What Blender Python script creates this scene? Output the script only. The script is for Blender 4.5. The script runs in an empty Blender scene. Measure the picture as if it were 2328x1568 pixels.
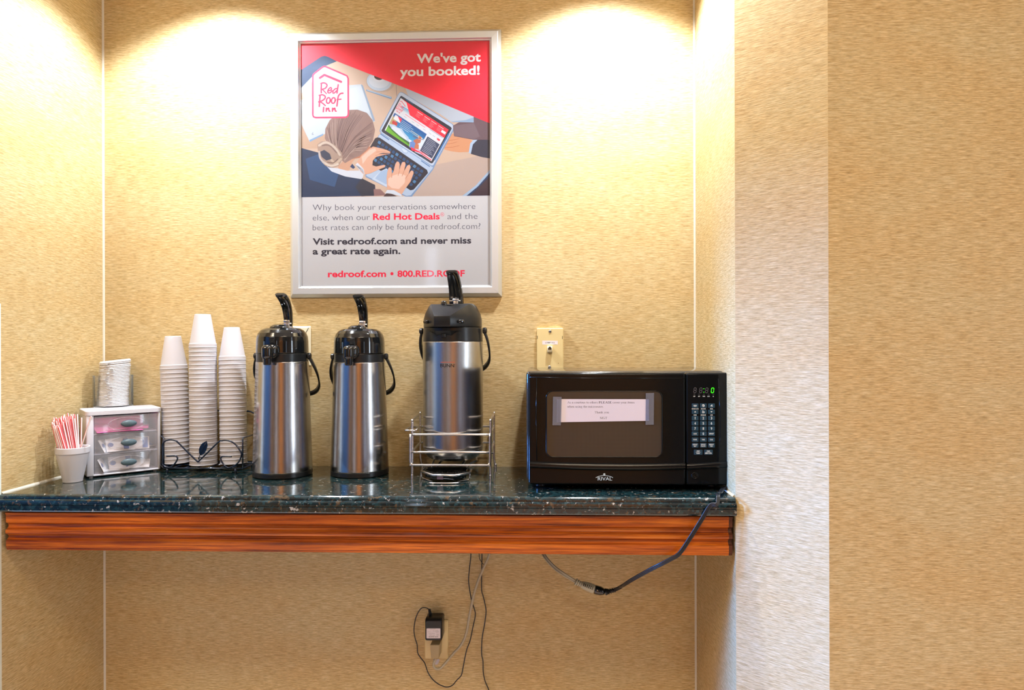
import bpy, bmesh, math, random
from mathutils import Vector, Matrix
SC = bpy.context.scene
COL = SC.collection
PI = math.pi
R = math.radians

# ------------------------------------------------------------------ camera
W, H, F = 2328, 1568, 1552.0
ZC = 0.914                                   # top of the stone counter
CAM = Vector((0.0, -1.948, ZC + 0.3471))
YAW, ROLL = 0.0358, 0.0028
_r = Vector((math.cos(YAW), math.sin(YAW), 0)); _f = Vector((-math.sin(YAW), math.cos(YAW), 0)); _u = Vector((0, 0, 1))
RT = math.cos(ROLL) * _r - math.sin(ROLL) * _u
UP = math.sin(ROLL) * _r + math.cos(ROLL) * _u
FW = _f
cd = bpy.data.cameras.new('camera'); cam = bpy.data.objects.new('camera', cd); COL.objects.link(cam)
cd.sensor_width = 36; cd.lens = F / W * 36; cd.clip_start = 0.05
m = Matrix.Identity(4)
for i, a in enumerate((RT, UP, -FW)):
    for j in range(3): m[j][i] = a[j]
m.translation = CAM
cam.matrix_world = m
SC.camera = cam

# ------------------------------------------------------------------ colour management, world, lights
SC.view_settings.view_transform = 'Standard'
SC.view_settings.look = 'None'
SC.view_settings.gamma = 1
SC.view_settings.use_curve_mapping = False
SC.view_settings.exposure = 0.0
SC.cycles.use_denoising = True
SC.cycles.max_bounces = 10
SC.cycles.transparent_max_bounces = 24
SC.cycles.sample_clamp_indirect = 6
SC.cycles.caustics_reflective = False
SC.cycles.caustics_refractive = False
wd = bpy.data.worlds.new('world'); SC.world = wd; wd.use_nodes = True
wd.node_tree.nodes['Background'].inputs[0].default_value = (0.75, 0.85, 1, 1)
wd.node_tree.nodes['Background'].inputs[1].default_value = 0.3

# plan of the place (metres; X to the right along the back wall, Y into the alcove, Z up)
XL, XR, DEP, DEPL = -1.2626, 0.4498, 0.3854, 0.402
CEIL = 2.42
LROOM, RROOM, REAR, HIGH = -2.1, 3.2, -4.6, 2.75

def lamp(name, kind, loc, target, energy, color, **kw):
    d = bpy.data.lights.new(name, kind); d.energy = energy; d.color = color
    for k, v in kw.items(): setattr(d, k, v)
    o = bpy.data.objects.new(name, d); COL.objects.link(o); o.location = loc
    o.rotation_euler = (Vector(target) - Vector(loc)).to_track_quat('-Z', 'Y').to_euler()
    return o
SPOT_E, SPOT_C = 102, (0.92, 0.97, 1.04)
DL = [(XL + 0.375, -0.275, CEIL - 0.012), (XR - 0.255, -0.275, CEIL - 0.012)]
for p in DL:
    lamp('downlight_beam', 'SPOT', p, (p[0], p[1], 0), SPOT_E, SPOT_C, spot_size=R(118), spot_blend=0.4, shadow_soft_size=0.035)
# ceiling fixtures of the lobby (warm; the rearmost added to light the door), day window at the entrance (cool), day windows behind the camera
for lx, ly in ((-1.72, -1.9), (0.45, -1.95), (0.5, -3.8)):
    lamp('lobby_fixture_and_fill', 'AREA', (lx, ly, HIGH - 0.03), (lx, ly, 0), 25, (1, 0.81, 0.58), shape='RECTANGLE', size=0.6, size_y=0.4)
lamp('entrance_daylight', 'AREA', (-5.9, -0.62, 2.25), (0.6, -0.45, 1.2), 1900, (0.085, 0.30, 0.95), shape='RECTANGLE', size=0.85, size_y=1.0)
lamp('side_window_daylight', 'AREA', (RROOM - 0.08, -2.15, 1.4), (-0.6, -0.2, 1.2), 16, (0.75, 0.88, 1.0), shape='RECTANGLE', size=0.2, size_y=1.6)

# ------------------------------------------------------------------ helpers: pixels to points
def ray(u, v):
    return FW + RT * ((u - W / 2) / F) - UP * ((v - H / 2) / F)
def aY(u, v, Y):
    d = ray(u, v); t = (Y - CAM.y) / d.y; return CAM + d * t
def aZ(u, v, Z):
    d = ray(u, v); t = (Z - CAM.z) / d.z; return CAM + d * t
def aX(u, v, X):
    d = ray(u, v); t = (X - CAM.x) / d.x; return CAM + d * t
def s2l(c):
    return tuple(((x / 255) / 12.92 if x / 255 <= 0.04045 else ((x / 255 + 0.055) / 1.055) ** 2.4) for x in c)

# ------------------------------------------------------------------ materials
MATS = {}
def mat(name, rgb=(200, 200, 200), rough=0.5, metal=0.0, lin=None, spec=0.5, coat=0.0, sub=0.0, var=0.0, vscale=40.0, bump=0.0, trans=0.0, emit=None, es=1.0, aniso=0.0, ior=1.5):
    if name in MATS: return MATS[name]
    M = bpy.data.materials.new(name); M.use_nodes = True; MATS[name] = M
    nt = M.node_tree; b = nt.nodes['Principled BSDF']
    c = lin if lin else s2l(rgb)
    b.inputs['Base Color'].default_value = (*c, 1)
    b.inputs['Roughness'].default_value = rough; b.inputs['Metallic'].default_value = metal
    b.inputs['Specular IOR Level'].default_value = spec; b.inputs['Coat Weight'].default_value = coat
    b.inputs['Coat Roughness'].default_value = 0.08
    b.inputs['IOR'].default_value = ior
    b.inputs['Anisotropic'].default_value = aniso
    if trans: b.inputs['Transmission Weight'].default_value = trans
    if sub:
        b.inputs['Subsurface Weight'].default_value = sub; b.inputs['Subsurface Radius'].default_value = (0.004, 0.003, 0.003)
    if emit:
        b.inputs['Emission Color'].default_value = (*s2l(emit), 1); b.inputs['Emission Strength'].default_value = es
    if var or bump:
        tc = nt.nodes.new('ShaderNodeTexCoord'); n = nt.nodes.new('ShaderNodeTexNoise'); n.inputs['Scale'].default_value = vscale
        n.inputs['Detail'].default_value = 3
        nt.links.new(tc.outputs['Object'], n.inputs['Vector'])
        if var:
            mx = nt.nodes.new('ShaderNodeMix'); mx.data_type = 'RGBA'
            mx.inputs[6].default_value = (*[x * (1 - var) for x in c], 1); mx.inputs[7].default_value = (*[min(1, x * (1 + var)) for x in c], 1)
            nt.links.new(n.outputs['Fac'], mx.inputs[0]); nt.links.new(mx.outputs[2], b.inputs['Base Color'])
        if bump:
            bp = nt.nodes.new('ShaderNodeBump'); bp.inputs['Strength'].default_value = bump; bp.inputs['Distance'].default_value = 0.002
            nt.links.new(n.outputs['Fac'], bp.inputs['Height']); nt.links.new(bp.outputs['Normal'], b.inputs['Normal'])
    return M
def ramp(nt, src, stops, interp='LINEAR'):
    r = nt.nodes.new('ShaderNodeValToRGB'); r.color_ramp.interpolation = interp
    e = r.color_ramp.elements
    while len(e) > 1: e.remove(e[-1])
    e[0].position = stops[0][0]; e[0].color = (*stops[0][1], 1)
    for p, c in stops[1:]:
        k = e.new(p); k.color = (*c, 1)
    nt.links.new(src, r.inputs[0]); return r.outputs[0]
def tex(nt, kind, vec, **kw):
    n = nt.nodes.new('ShaderNodeTex' + kind)
    for k, v in kw.items():
        if k in ('feature', 'distance', 'noise_dimensions', 'voronoi_dimensions'): setattr(n, k, v)
        else: n.inputs[k].default_value = v
    if vec is not None: nt.links.new(vec, n.inputs['Vector'])
    return n
def mapping(nt, out, scale, rot=(0, 0, 0)):
    tc = nt.nodes.new('ShaderNodeTexCoord'); mp = nt.nodes.new('ShaderNodeMapping')
    mp.inputs['Scale'].default_value = scale; mp.inputs['Rotation'].default_value = rot
    nt.links.new(tc.outputs[out], mp.inputs[0]); return mp.outputs[0]
def mixc(nt, fac, a, b, mode='MIX'):
    mx = nt.nodes.new('ShaderNodeMix'); mx.data_type = 'RGBA'; mx.blend_type = mode
    for i, x in ((0, fac), (6, a), (7, b)):
        if isinstance(x, (int, float)): mx.inputs[i].default_value = x
        elif isinstance(x, tuple): mx.inputs[i].default_value = (*x, 1)
        else: nt.links.new(x, mx.inputs[i])
    return mx.outputs[2]

def wallpaper():
    M = mat('grasscloth_wallpaper', rough=0.55, spec=0.3); nt = M.node_tree; b = nt.nodes['Principled BSDF']
    v1 = mapping(nt, 'UV', (30, 450, 1)); v2 = mapping(nt, 'UV', (70, 860, 1)); v3 = mapping(nt, 'UV', (3.0, 7.0, 1))
    n1 = tex(nt, 'Noise', v1, Scale=1.0, Detail=3.0, Roughness=0.6, noise_dimensions='2D')
    n2 = tex(nt, 'Noise', v2, Scale=1.0, Detail=2.0, Roughness=0.6, noise_dimensions='2D')
    n3 = tex(nt, 'Noise', v3, Scale=1.0, Detail=4.0, Roughness=0.6, noise_dimensions='2D')
    c1 = ramp(nt, n1.outputs['Fac'], [(0.30, (0.47, 0.35, 0.162)), (0.5, (0.60, 0.47, 0.25)), (0.70, (0.70, 0.585, 0.35))])
    c2 = ramp(nt, n2.outputs['Fac'], [(0.3, (0.74, 0.72, 0.68)), (0.62, (1.06, 1.05, 1.04))])
    c = mixc(nt, 1.0, c1, c2, 'MULTIPLY')
    c3 = ramp(nt, n3.outputs['Fac'], [(0.35, (1.0, 0.93, 0.84)), (0.65, (1.0, 1.0, 1.0))])
    c = mixc(nt, 1.0, c, c3, 'MULTIPLY')
    nt.links.new(c, b.inputs['Base Color'])
    bp = nt.nodes.new('ShaderNodeBump'); bp.inputs['Strength'].default_value = 0.25; bp.inputs['Distance'].default_value = 0.0008
    nt.links.new(n1.outputs['Fac'], bp.inputs['Height']); nt.links.new(bp.outputs['Normal'], b.inputs['Normal'])
    return M
def granite():
    M = mat('dark_green_granite', rough=0.06, spec=0.6, coat=0.6); nt = M.node_tree; b = nt.nodes['Principled BSDF']
    v = mapping(nt, 'Object', (1, 1, 1))
    w = tex(nt, 'Noise', v, Scale=70.0, Detail=3.0)
    vv = nt.nodes.new('ShaderNodeVectorMath'); vv.operation = 'MULTIPLY_ADD'
    nt.links.new(w.outputs['Color'], vv.inputs[0]); vv.inputs[1].default_value = (0.012, 0.012, 0.012); nt.links.new(v, vv.inputs[2])
    a = tex(nt, 'Voronoi', vv.outputs[0], Scale=150.0)
    base = ramp(nt, a.outputs['Color'], [(0.0, (0.004, 0.006, 0.006)), (0.45, (0.007, 0.018, 0.019)), (0.8, (0.012, 0.040, 0.042)), (0.97, (0.03, 0.06, 0.06))])
    n1 = tex(nt, 'Noise', vv.outputs[0], Scale=66.0, Detail=5.0, Roughness=0.65)
    g = ramp(nt, n1.outputs['Fac'], [(0.585, (0, 0, 0)), (0.64, (1, 1, 1))])
    c = mixc(nt, g, base, (0.085, 0.055, 0.028))
    n2 = tex(nt, 'Noise', vv.outputs[0], Scale=88.0, Detail=4.0, Roughness=0.6)
    g2 = ramp(nt, n2.outputs['Fac'], [(0.625, (0, 0, 0)), (0.675, (1, 1, 1))])
    c = mixc(nt, g2, c, (0.40, 0.37, 0.31))
    nt.links.new(c, b.inputs['Base Color'])
    return M
def oak():
    M = mat('orange_stained_oak', rough=0.26, spec=0.4, coat=0.2); nt = M.node_tree; b = nt.nodes['Principled BSDF']
    v = mapping(nt, 'Object', (3.2, 110, 110)); v2 = mapping(nt, 'Object', (1.1, 26, 26)); v3 = mapping(nt, 'Object', (9, 420, 420))
    n1 = tex(nt, 'Noise', v, Scale=1.0, Detail=5.0, Roughness=0.65); n2 = tex(nt, 'Noise', v2, Scale=1.0, Detail=3.0); n3 = tex(nt, 'Noise', v3, Scale=1.0, Detail=2.0)
    c = ramp(nt, n1.outputs['Fac'], [(0.30, (0.10, 0.018, 0.004)), (0.43, (0.34, 0.070, 0.006)), (0.58, (0.56, 0.145, 0.010)), (0.75, (0.80, 0.27, 0.022))])
    d = ramp(nt, n2.outputs['Fac'], [(0.3, (0.62, 0.55, 0.5)), (0.6, (1.1, 1.05, 1))])
    c = mixc(nt, 1.0, c, d, 'MULTIPLY')
    e = ramp(nt, n3.outputs['Fac'], [(0.32, (0.45, 0.4, 0.4)), (0.5, (1, 1, 1))])
    c = mixc(nt, 0.8, c, e, 'MULTIPLY')
    nt.links.new(c, b.inputs['Base Color'])
    return M
def brushed(name, base=(0.50, 0.475, 0.45), rough=0.15, aniso=0.97, streak=0.12):
    M = mat(name, lin=base, rough=rough, metal=1.0); nt = M.node_tree; b = nt.nodes['Principled BSDF']
    b.inputs['Anisotropic'].default_value = aniso
    t = nt.nodes.new('ShaderNodeTangent'); t.direction_type = 'RADIAL'; t.axis = 'Z'
    nt.links.new(t.outputs[0], b.inputs['Tangent'])
    v = mapping(nt, 'Object', (420, 420, 1.2)); n = tex(nt, 'Noise', v, Scale=1.0, Detail=3.0)
    c = ramp(nt, n.outputs['Fac'], [(0.3, tuple(x * (1 - streak) for x in base)), (0.7, tuple(min(1, x * (1 + streak)) for x in base))])
    nt.links.new(c, b.inputs['Base Color'])
    return M
def clear(name, tint=(1, 1, 1), haze=0.05, hcol=(0.8, 0.85, 0.88), rough=0.03, ior=1.45, fixed=None):
    M = bpy.data.materials.new(name); M.use_nodes = True; MATS[name] = M
    nt = M.node_tree; nt.nodes.clear()
    out = nt.nodes.new('ShaderNodeOutputMaterial'); tr = nt.nodes.new('ShaderNodeBsdfTransparent'); tr.inputs[0].default_value = (*tint, 1)
    df = nt.nodes.new('ShaderNodeBsdfDiffuse'); df.inputs[0].default_value = (*hcol, 1)
    gl = nt.nodes.new('ShaderNodeBsdfGlossy'); gl.inputs['Roughness'].default_value = rough
    m1 = nt.nodes.new('ShaderNodeMixShader'); m1.inputs[0].default_value = haze
    nt.links.new(tr.outputs[0], m1.inputs[1]); nt.links.new(df.outputs[0], m1.inputs[2])
    fr = nt.nodes.new('ShaderNodeFresnel'); fr.inputs[0].default_value = ior
    m2 = nt.nodes.new('ShaderNodeMixShader'); 
    if fixed is None: nt.links.new(fr.outputs[0], m2.inputs[0])
    else: m2.inputs[0].default_value = fixed
    nt.links.new(m1.outputs[0], m2.inputs[1]); nt.links.new(gl.outputs[0], m2.inputs[2]); nt.links.new(m2.outputs[0], out.inputs[0])
    return M
WALL = wallpaper(); STONE = granite(); OAK = oak()
BLACKF = mat('black_oven_fascia', lin=(0.005, 0.006, 0.006), rough=0.12, spec=0.24)
STEEL = brushed('brushed_steel'); STEEL3 = brushed('satin_steel', (0.54, 0.525, 0.50), 0.20, 0.95, 0.06)
CHROME = mat('chrome_wire', lin=(0.74, 0.73, 0.74), rough=0.26, metal=1)
BLACKP = mat('black_gloss_plastic', lin=(0.006, 0.007, 0.008), rough=0.10, spec=0.6, coat=0.4)
BLACKM = mat('black_satin_plastic', lin=(0.012, 0.013, 0.014), rough=0.28, spec=0.36)
BLACKC = mat('black_cord_rubber', lin=(0.010, 0.012, 0.016), rough=0.35)
FOAM = mat('white_foam', rgb=(206, 204, 210), rough=0.6, spec=0.3, sub=0.15, var=0.02, vscale=900)
WPLAST = mat('white_plastic', rgb=(208, 207, 214), rough=0.35, spec=0.5, var=0.015, vscale=60)
LIDM = mat('white_lid_plastic', rgb=(226, 226, 229), rough=0.3, sub=0.1)
CREAM = mat('cream_plastic', rgb=(226, 205, 150), rough=0.35, var=0.02, vscale=30)
CREAMW = mat('ivory_plastic', rgb=(235, 226, 196), rough=0.35, var=0.02, vscale=30)
GREYP = mat('grey_plastic', rgb=(78, 98, 106), rough=0.35, var=0.04, vscale=80)
BEIGEC = mat('beige_cord', rgb=(176, 166, 142), rough=0.4, var=0.03, vscale=60)
CAULK = mat('white_caulk', rgb=(212, 206, 190), rough=0.5, var=0.03, vscale=30)
NAVYW = mat('dark_blue_wire', lin=(0.006, 0.018, 0.045), rough=0.22, metal=0.2, coat=0.5)
ALU = mat('silver_aluminium', lin=(0.66, 0.70, 0.74), rough=0.38, metal=0.75, var=0.01, vscale=20)
SCREW = mat('screw_steel', lin=(0.45, 0.45, 0.45), rough=0.3, metal=1, var=0.1, vscale=300)
WHITEP = mat("white_paper", rgb=(222, 216, 228), rough=0.7, var=0.01, vscale=50)

# ------------------------------------------------------------------ mesh builder
class MB:
    def __init__(s): s.bm = bmesh.new(); s.mi = 0; s.uv = None
    def face(s, pts, mi=None, smooth=False):
        vs = [s.bm.verts.new(p) for p in pts]
        try: f = s.bm.faces.new(vs)
        except ValueError: return None
        f.material_index = s.mi if mi is None else mi; f.smooth = smooth; return f
    def box(s, lo, hi, bev=0.0, seg=2, M=None):
        lo, hi = [min(a, b) for a, b in zip(lo, hi)], [max(a, b) for a, b in zip(lo, hi)]
        t = bmesh.new(); r = bmesh.ops.create_cube(t, size=1)
        for v in t.verts: v.co = Vector([(lo[i] + hi[i]) / 2 + v.co[i] * (hi[i] - lo[i]) for i in range(3)])
        if bev: bmesh.ops.bevel(t, geom=t.edges[:], offset=min(bev, 0.49 * min(hi[i] - lo[i] for i in range(3))), segments=seg, profile=0.5, affect='EDGES')
        s.merge(t, M, smooth=bool(bev))
    def merge(s, t, M=None, smooth=False):
        mp = {}
        for v in t.verts: mp[v] = s.bm.verts.new(M @ v.co if M is not None else v.co)
        for f in t.faces:
            try:
                n = s.bm.faces.new([mp[v] for v in f.verts]); n.material_index = s.mi; n.smooth = smooth or f.smooth
            except ValueError: pass
        t.free()
    def lathe(s, prof, seg=48, c=(0, 0, 0), M=None, smooth=True):
        c = Vector(c); rings = []; full = [prof[0]]
        for (ra, za), (rb_, zb_) in zip(prof, prof[1:]):
            L = math.hypot(rb_ - ra, zb_ - za)
            if L > 0.0045 and ra > 0 and rb_ > 0:
                e_ = 0.0012 if L > 0.012 else 0.0006
                for t in (e_ / L, 1 - e_ / L): full.append((ra + (rb_ - ra) * t, za + (zb_ - za) * t))
            full.append((rb_, zb_))
        prof = full
        for r, z in prof:
            if r < 1e-6: rings.append([s.bm.verts.new((M @ Vector((0, 0, z)) if M else Vector((0, 0, z))) + c)])
            else:
                rings.append([s.bm.verts.new((M @ Vector((r * math.cos(2 * PI * k / seg), r * math.sin(2 * PI * k / seg), z)) if M else Vector((r * math.cos(2 * PI * k / seg), r * math.sin(2 * PI * k / seg), z))) + c) for k in range(seg)])
        for a, b in zip(rings, rings[1:]):
            for k in range(seg):
                k2 = (k + 1) % seg
                if len(a) == 1 and len(b) == 1: break
                vs = [a[0], b[k2], b[k]] if len(a) == 1 else ([a[k], a[k2], b[0]] if len(b) == 1 else [a[k], a[k2], b[k2], b[k]])
                f = s.bm.faces.new(vs); f.smooth = smooth; f.material_index = s.mi
    def tube(s, pts, r, seg=10, flat=None, cap=True, closed=False):
        pts = [Vector(p) for p in pts]; n = len(pts); rings = []
        def tan(i):
            a = pts[(i - 1) % n] if (closed or i > 0) else pts[i]; b = pts[(i + 1) % n] if (closed or i < n - 1) else pts[i]
            t = b - a; return t.normalized() if t.length > 1e-9 else Vector((0, 0, 1))
        t0 = tan(0); up = Vector((0, 0, 1)) if abs(t0.z) < 0.9 else Vector((0, 1, 0))
        nrm = (up - t0 * up.dot(t0)).normalized()
        for i in range(n):
            t = tan(i); nrm = (nrm - t * nrm.dot(t)); nrm = nrm.normalized() if nrm.length > 1e-6 else t.orthogonal().normalized()
            bi = t.cross(nrm); rr = r[i] if isinstance(r, (list, tuple)) else r
            if flat: rings.append([s.bm.verts.new(pts[i] + nrm * math.cos(2 * PI * k / seg) * rr * flat + bi * math.sin(2 * PI * k / seg) * rr) for k in range(seg)])
            else: rings.append([s.bm.verts.new(pts[i] + (nrm * math.cos(2 * PI * k / seg) + bi * math.sin(2 * PI * k / seg)) * rr) for k in range(seg)])
        pr = list(zip(rings, rings[1:])) + ([(rings[-1], rings[0])] if closed else [])
        for a, b in pr:
            for k in range(seg):
                f = s.bm.faces.new([a[k], a[(k + 1) % seg], b[(k + 1) % seg], b[k]]); f.smooth = True; f.material_index = s.mi
        if cap and not closed:
            for q in (rings[0][::-1], rings[-1]):
                f = s.bm.faces.new(q); f.material_index = s.mi
    def prism(s, pts, vec, bev=0.0, seg=2, M=None, both=False, sm=True):
        """closed outline pts pushed along vec; bev rounds the outline of the far (vec) end"""
        t = bmesh.new(); vec = Vector(vec)
        a = [t.verts.new(p) for p in pts]; b = [t.verts.new(Vector(p) + vec) for p in pts]; n = len(pts)
        f0 = t.faces.new(a[::-1]); f1 = t.faces.new(b)
        for i in range(n): t.faces.new([a[i], a[(i + 1) % n], b[(i + 1) % n], b[i]])
        bmesh.ops.recalc_face_normals(t, faces=t.faces[:])
        if bev:
            es = list(f1.edges) + (list(f0.edges) if both else [])
            r = bmesh.ops.bevel(t, geom=es, offset=bev, segments=seg, profile=0.5, affect='EDGES')
            for f in r['faces']: f.smooth = sm
        s.merge(t, M)
    def grid(s, P, closed_u=False, smooth=True, mi=None):
        V = [[s.bm.verts.new(p) for p in row] for row in P]
        for i in range(len(V) - 1):
            n = len(V[i])
            for j in range(n if closed_u else n - 1):
                f = s.bm.faces.new([V[i][j], V[i][(j + 1) % n], V[i + 1][(j + 1) % n], V[i + 1][j]]); f.smooth = smooth
                f.material_index = s.mi if mi is None else mi
        return V
    def build(s, name, mats, parent=None, world=True, loc=None, recalc=True, rot=None):
        me = bpy.data.meshes.new(name)
        if recalc: bmesh.ops.recalc_face_normals(s.bm, faces=s.bm.faces[:])
        s.bm.to_mesh(me); s.bm.free()
        for x in (mats if isinstance(mats, (list, tuple)) else [mats]): me.materials.append(x)
        o = bpy.data.objects.new(name, me); COL.objects.link(o)
        if parent is not None:
            o.parent = parent
            if world:
                q = parent
                while q.parent: q = q.parent
                me.transform(Matrix.Translation(-Vector(q.location)))
        elif loc is not None:
            if world: me.transform(Matrix.Translation(-Vector(loc)))
            o.location = loc
        if rot: o.rotation_euler = rot
        return o
def thing(name, label, cat, loc, rotz=0, group=None):
    o = bpy.data.objects.new(name, None); COL.objects.link(o); o.empty_display_size = 0.03
    o.location = loc; o.rotation_euler = (0, 0, rotz)
    return tag(o, label, cat, group)
def tag(o, label, cat, group=None):
    o['label'] = label; o['category'] = cat
    if group: o['group'] = group
    return o
def struct(o):
    o['kind'] = 'structure'; return o
def dup(root, loc, label=None, rot=None):
    r = root.copy(); COL.objects.link(r); r.location = loc
    if rot: r.rotation_euler = rot
    if label: r['label'] = label
    for ch in list(root.children):
        c = ch.copy(); COL.objects.link(c); c.parent = r
        for g in ch.children:
            d = g.copy(); COL.objects.link(d); d.parent = c
    return r
def smooth_path(pts, n=6):
    P = [Vector(p) for p in pts]; out = []
    for i in range(len(P) - 1):
        p0 = P[max(i - 1, 0)]; p1 = P[i]; p2 = P[i + 1]; p3 = P[min(i + 2, len(P) - 1)]
        for k in range(n):
            t = k / n
            out.append(0.5 * ((2 * p1) + (p2 - p0) * t + (2 * p0 - 5 * p1 + 4 * p2 - p3) * t * t + (3 * p1 - p0 - 3 * p2 + p3) * t ** 3))
    out.append(P[-1]); return out
def rrect(x0, y0, x1, y1, r, n=5):
    out = []
    for cx, cy, a0 in ((x1 - r, y0 + r, -90), (x1 - r, y1 - r, 0), (x0 + r, y1 - r, 90), (x0 + r, y0 + r, 180)):
        for k in range(n + 1):
            a = R(a0 + 90 * k / n); out.append((cx + r * math.cos(a), cy + r * math.sin(a)))
    return out
def ell(cx, cy, rx, ry, n=28, rot=0):
    c, s = math.cos(rot), math.sin(rot)
    return [(cx + rx * math.cos(2 * PI * k / n) * c - ry * math.sin(2 * PI * k / n) * s, cy + rx * math.cos(2 * PI * k / n) * s + ry * math.sin(2 * PI * k / n) * c) for k in range(n)]

# flat printing: polygons, brush strokes and lettering laid on a plane Y = const, each layer a hair above the last
class Flat:
    def __init__(s, Y, step=0.000004, gain=1.0): s.gain = gain; s.mb = MB(); s.Y = Y; s.surf = aY; s.step = step; s.n = 0; s.mats = []; s.idx = {}
    def mi(s, c, rough=0.5):
        k = (tuple(c), rough)
        if k not in s.idx:
            s.idx[k] = len(s.mats); s.mats.append(mat('ink_%d_%d_%d_%d' % (*[int(x) for x in c], int(s.gain * 100)), lin=tuple(x * (s.gain if s.gain == 1 or not ((c[0] > 215 and c[1] < 70) or c == (236, 236, 240)) else 0.82) for x in s2l(c)), rough=rough, spec=0.4))
        return s.idx[k]
    def use(s, M):
        if M.name not in s.idx: s.idx[M.name] = len(s.mats); s.mats.append(M)
        return s.idx[M.name]
    def lay(s): s.n += 1; return s.Y - s.n * s.step
    def poly(s, pts, c, up=True, f=None, M=None):
        y = s.lay() if up else s.Y - s.n * s.step
        mi = s.use(M) if M else s.mi(c)
        s.mb.face([s.surf(*(f(p) if f else p), y) for p in pts], mi)
    def stroke(s, pts, w, c, f=None, up=True, caps=True):
        y = s.lay() if up else s.Y - s.n * s.step
        mi = s.mi(c); P = [Vector((f(p) if f else p)) for p in pts]
        P = [p for i, p in enumerate(P) if i == 0 or (p - P[i - 1]).length > 1e-4]; n = len(P)
        if n < 2: return
        L, Rr = [], []
        for i in range(n):
            a = (P[i] - P[i - 1]).normalized() if i else None; b_ = (P[i + 1] - P[i]).normalized() if i < n - 1 else None
            t = ((a + b_) if a is not None and b_ is not None else (a if a is not None else b_)); t = t.normalized() if t.length > 1e-4 else b_
            nr = Vector((-t.y, t.x)); k = 1.0
            if a is not None and b_ is not None: k = 1 / max(0.6, abs(nr.dot(Vector((-a.y, a.x)))))
            L.append(P[i] + nr * w / 2 * k); Rr.append(P[i] - nr * w / 2 * k)
        for i in range(n - 1): s.mb.face([s.surf(q.x, q.y, y) for q in (L[i], L[i + 1], Rr[i + 1], Rr[i])], mi)
        if caps:
            for q, t in ((P[0], (P[0] - P[1]).normalized()), (P[-1], (P[-1] - P[-2]).normalized())):
                nr = Vector((-t.y, t.x)); s.mb.face([s.surf(*(q + (nr * math.cos(PI * k / 8) + t * math.sin(PI * k / 8)) * w / 2), y) for k in range(9)], mi)
    def text(s, st, x0, y0, x1, y1, cap, c, bold=0.0, flip=False, shear=0.0, up=True):
        vs, fs = text_mesh(st, bold, shear)
        if not vs: return
        mn = min(v[0] for v in vs); mx = max(v[0] for v in vs); y = s.lay() if up else s.Y - s.n * s.step
        mi = s.mi(c); k = cap / CAPH
        pts = []
        for vx, vy in vs:
            t = (vx - mn) / (mx - mn); u = x0 + t * (x1 - x0); v = y0 + t * (y1 - y0) - vy * k
            if flip: u = x1 - t * (x1 - x0); v = y0 + vy * k
            pts.append(s.surf(u, v, y))
        bv = [s.mb.bm.verts.new(p) for p in pts]
        for f in fs:
            try:
                q = s.mb.bm.faces.new([bv[i] for i in f]); q.material_index = mi
            except ValueError: pass
    def build(s, name, parent=None, **kw):
        o = s.mb.build(name, s.mats, parent, recalc=False, **kw); return o
_TC = {}
def text_mesh(st, bold=0.0, shear=0.0):
    k = (st, bold, shear)
    if k in _TC: return _TC[k]
    cu = bpy.data.curves.new('t', 'FONT'); cu.body = st; cu.resolution_u = 3; cu.offset = bold; cu.shear = shear; cu.fill_mode = 'FRONT'
    o = bpy.data.objects.new('t', cu); COL.objects.link(o)
    dg = bpy.context.evaluated_depsgraph_get(); me = bpy.data.meshes.new_from_object(o.evaluated_get(dg))
    r = ([(v.co.x, v.co.y) for v in me.vertices], [list(p.vertices) for p in me.polygons])
    bpy.data.objects.remove(o); bpy.data.curves.remove(cu); bpy.data.meshes.remove(me)
    _TC[k] = r; return r
CAPH = max(v[1] for v in text_mesh('H')[0])
ORD = 'topmost second third fourth fifth sixth seventh eighth ninth tenth eleventh twelfth thirteenth fourteenth fifteenth sixteenth seventeenth eighteenth nineteenth twentieth twenty-first twenty-second twenty-third twenty-fourth twenty-fifth twenty-sixth twenty-seventh twenty-eighth twenty-ninth thirtieth'.split()
rnd = random.Random(7)

# ------------------------------------------------------------------ the room
def wall(name, path, z0=0.0, z1=HIGH, M=None, thick=None):
    """wall along a plan path of (x, y) points, uv in metres"""
    bm = bmesh.new(); uvl = bm.loops.layers.uv.new('uv'); d = 0.0
    for a, b in zip(path, path[1:]):
        L = math.hypot(b[0] - a[0], b[1] - a[1])
        f = bm.faces.new([bm.verts.new((a[0], a[1], z0)), bm.verts.new((b[0], b[1], z0)), bm.verts.new((b[0], b[1], z1)), bm.verts.new((a[0], a[1], z1))])
        for lp, uv in zip(f.loops, ((d, z0), (d + L, z0), (d + L, z1), (d, z1))): lp[uvl].uv = uv
        d += L + 0.37
    me = bpy.data.meshes.new(name); bm.to_mesh(me); bm.free(); me.materials.append(M or WALL)
    o = bpy.data.objects.new(name, me); COL.objects.link(o); return struct(o)
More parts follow.
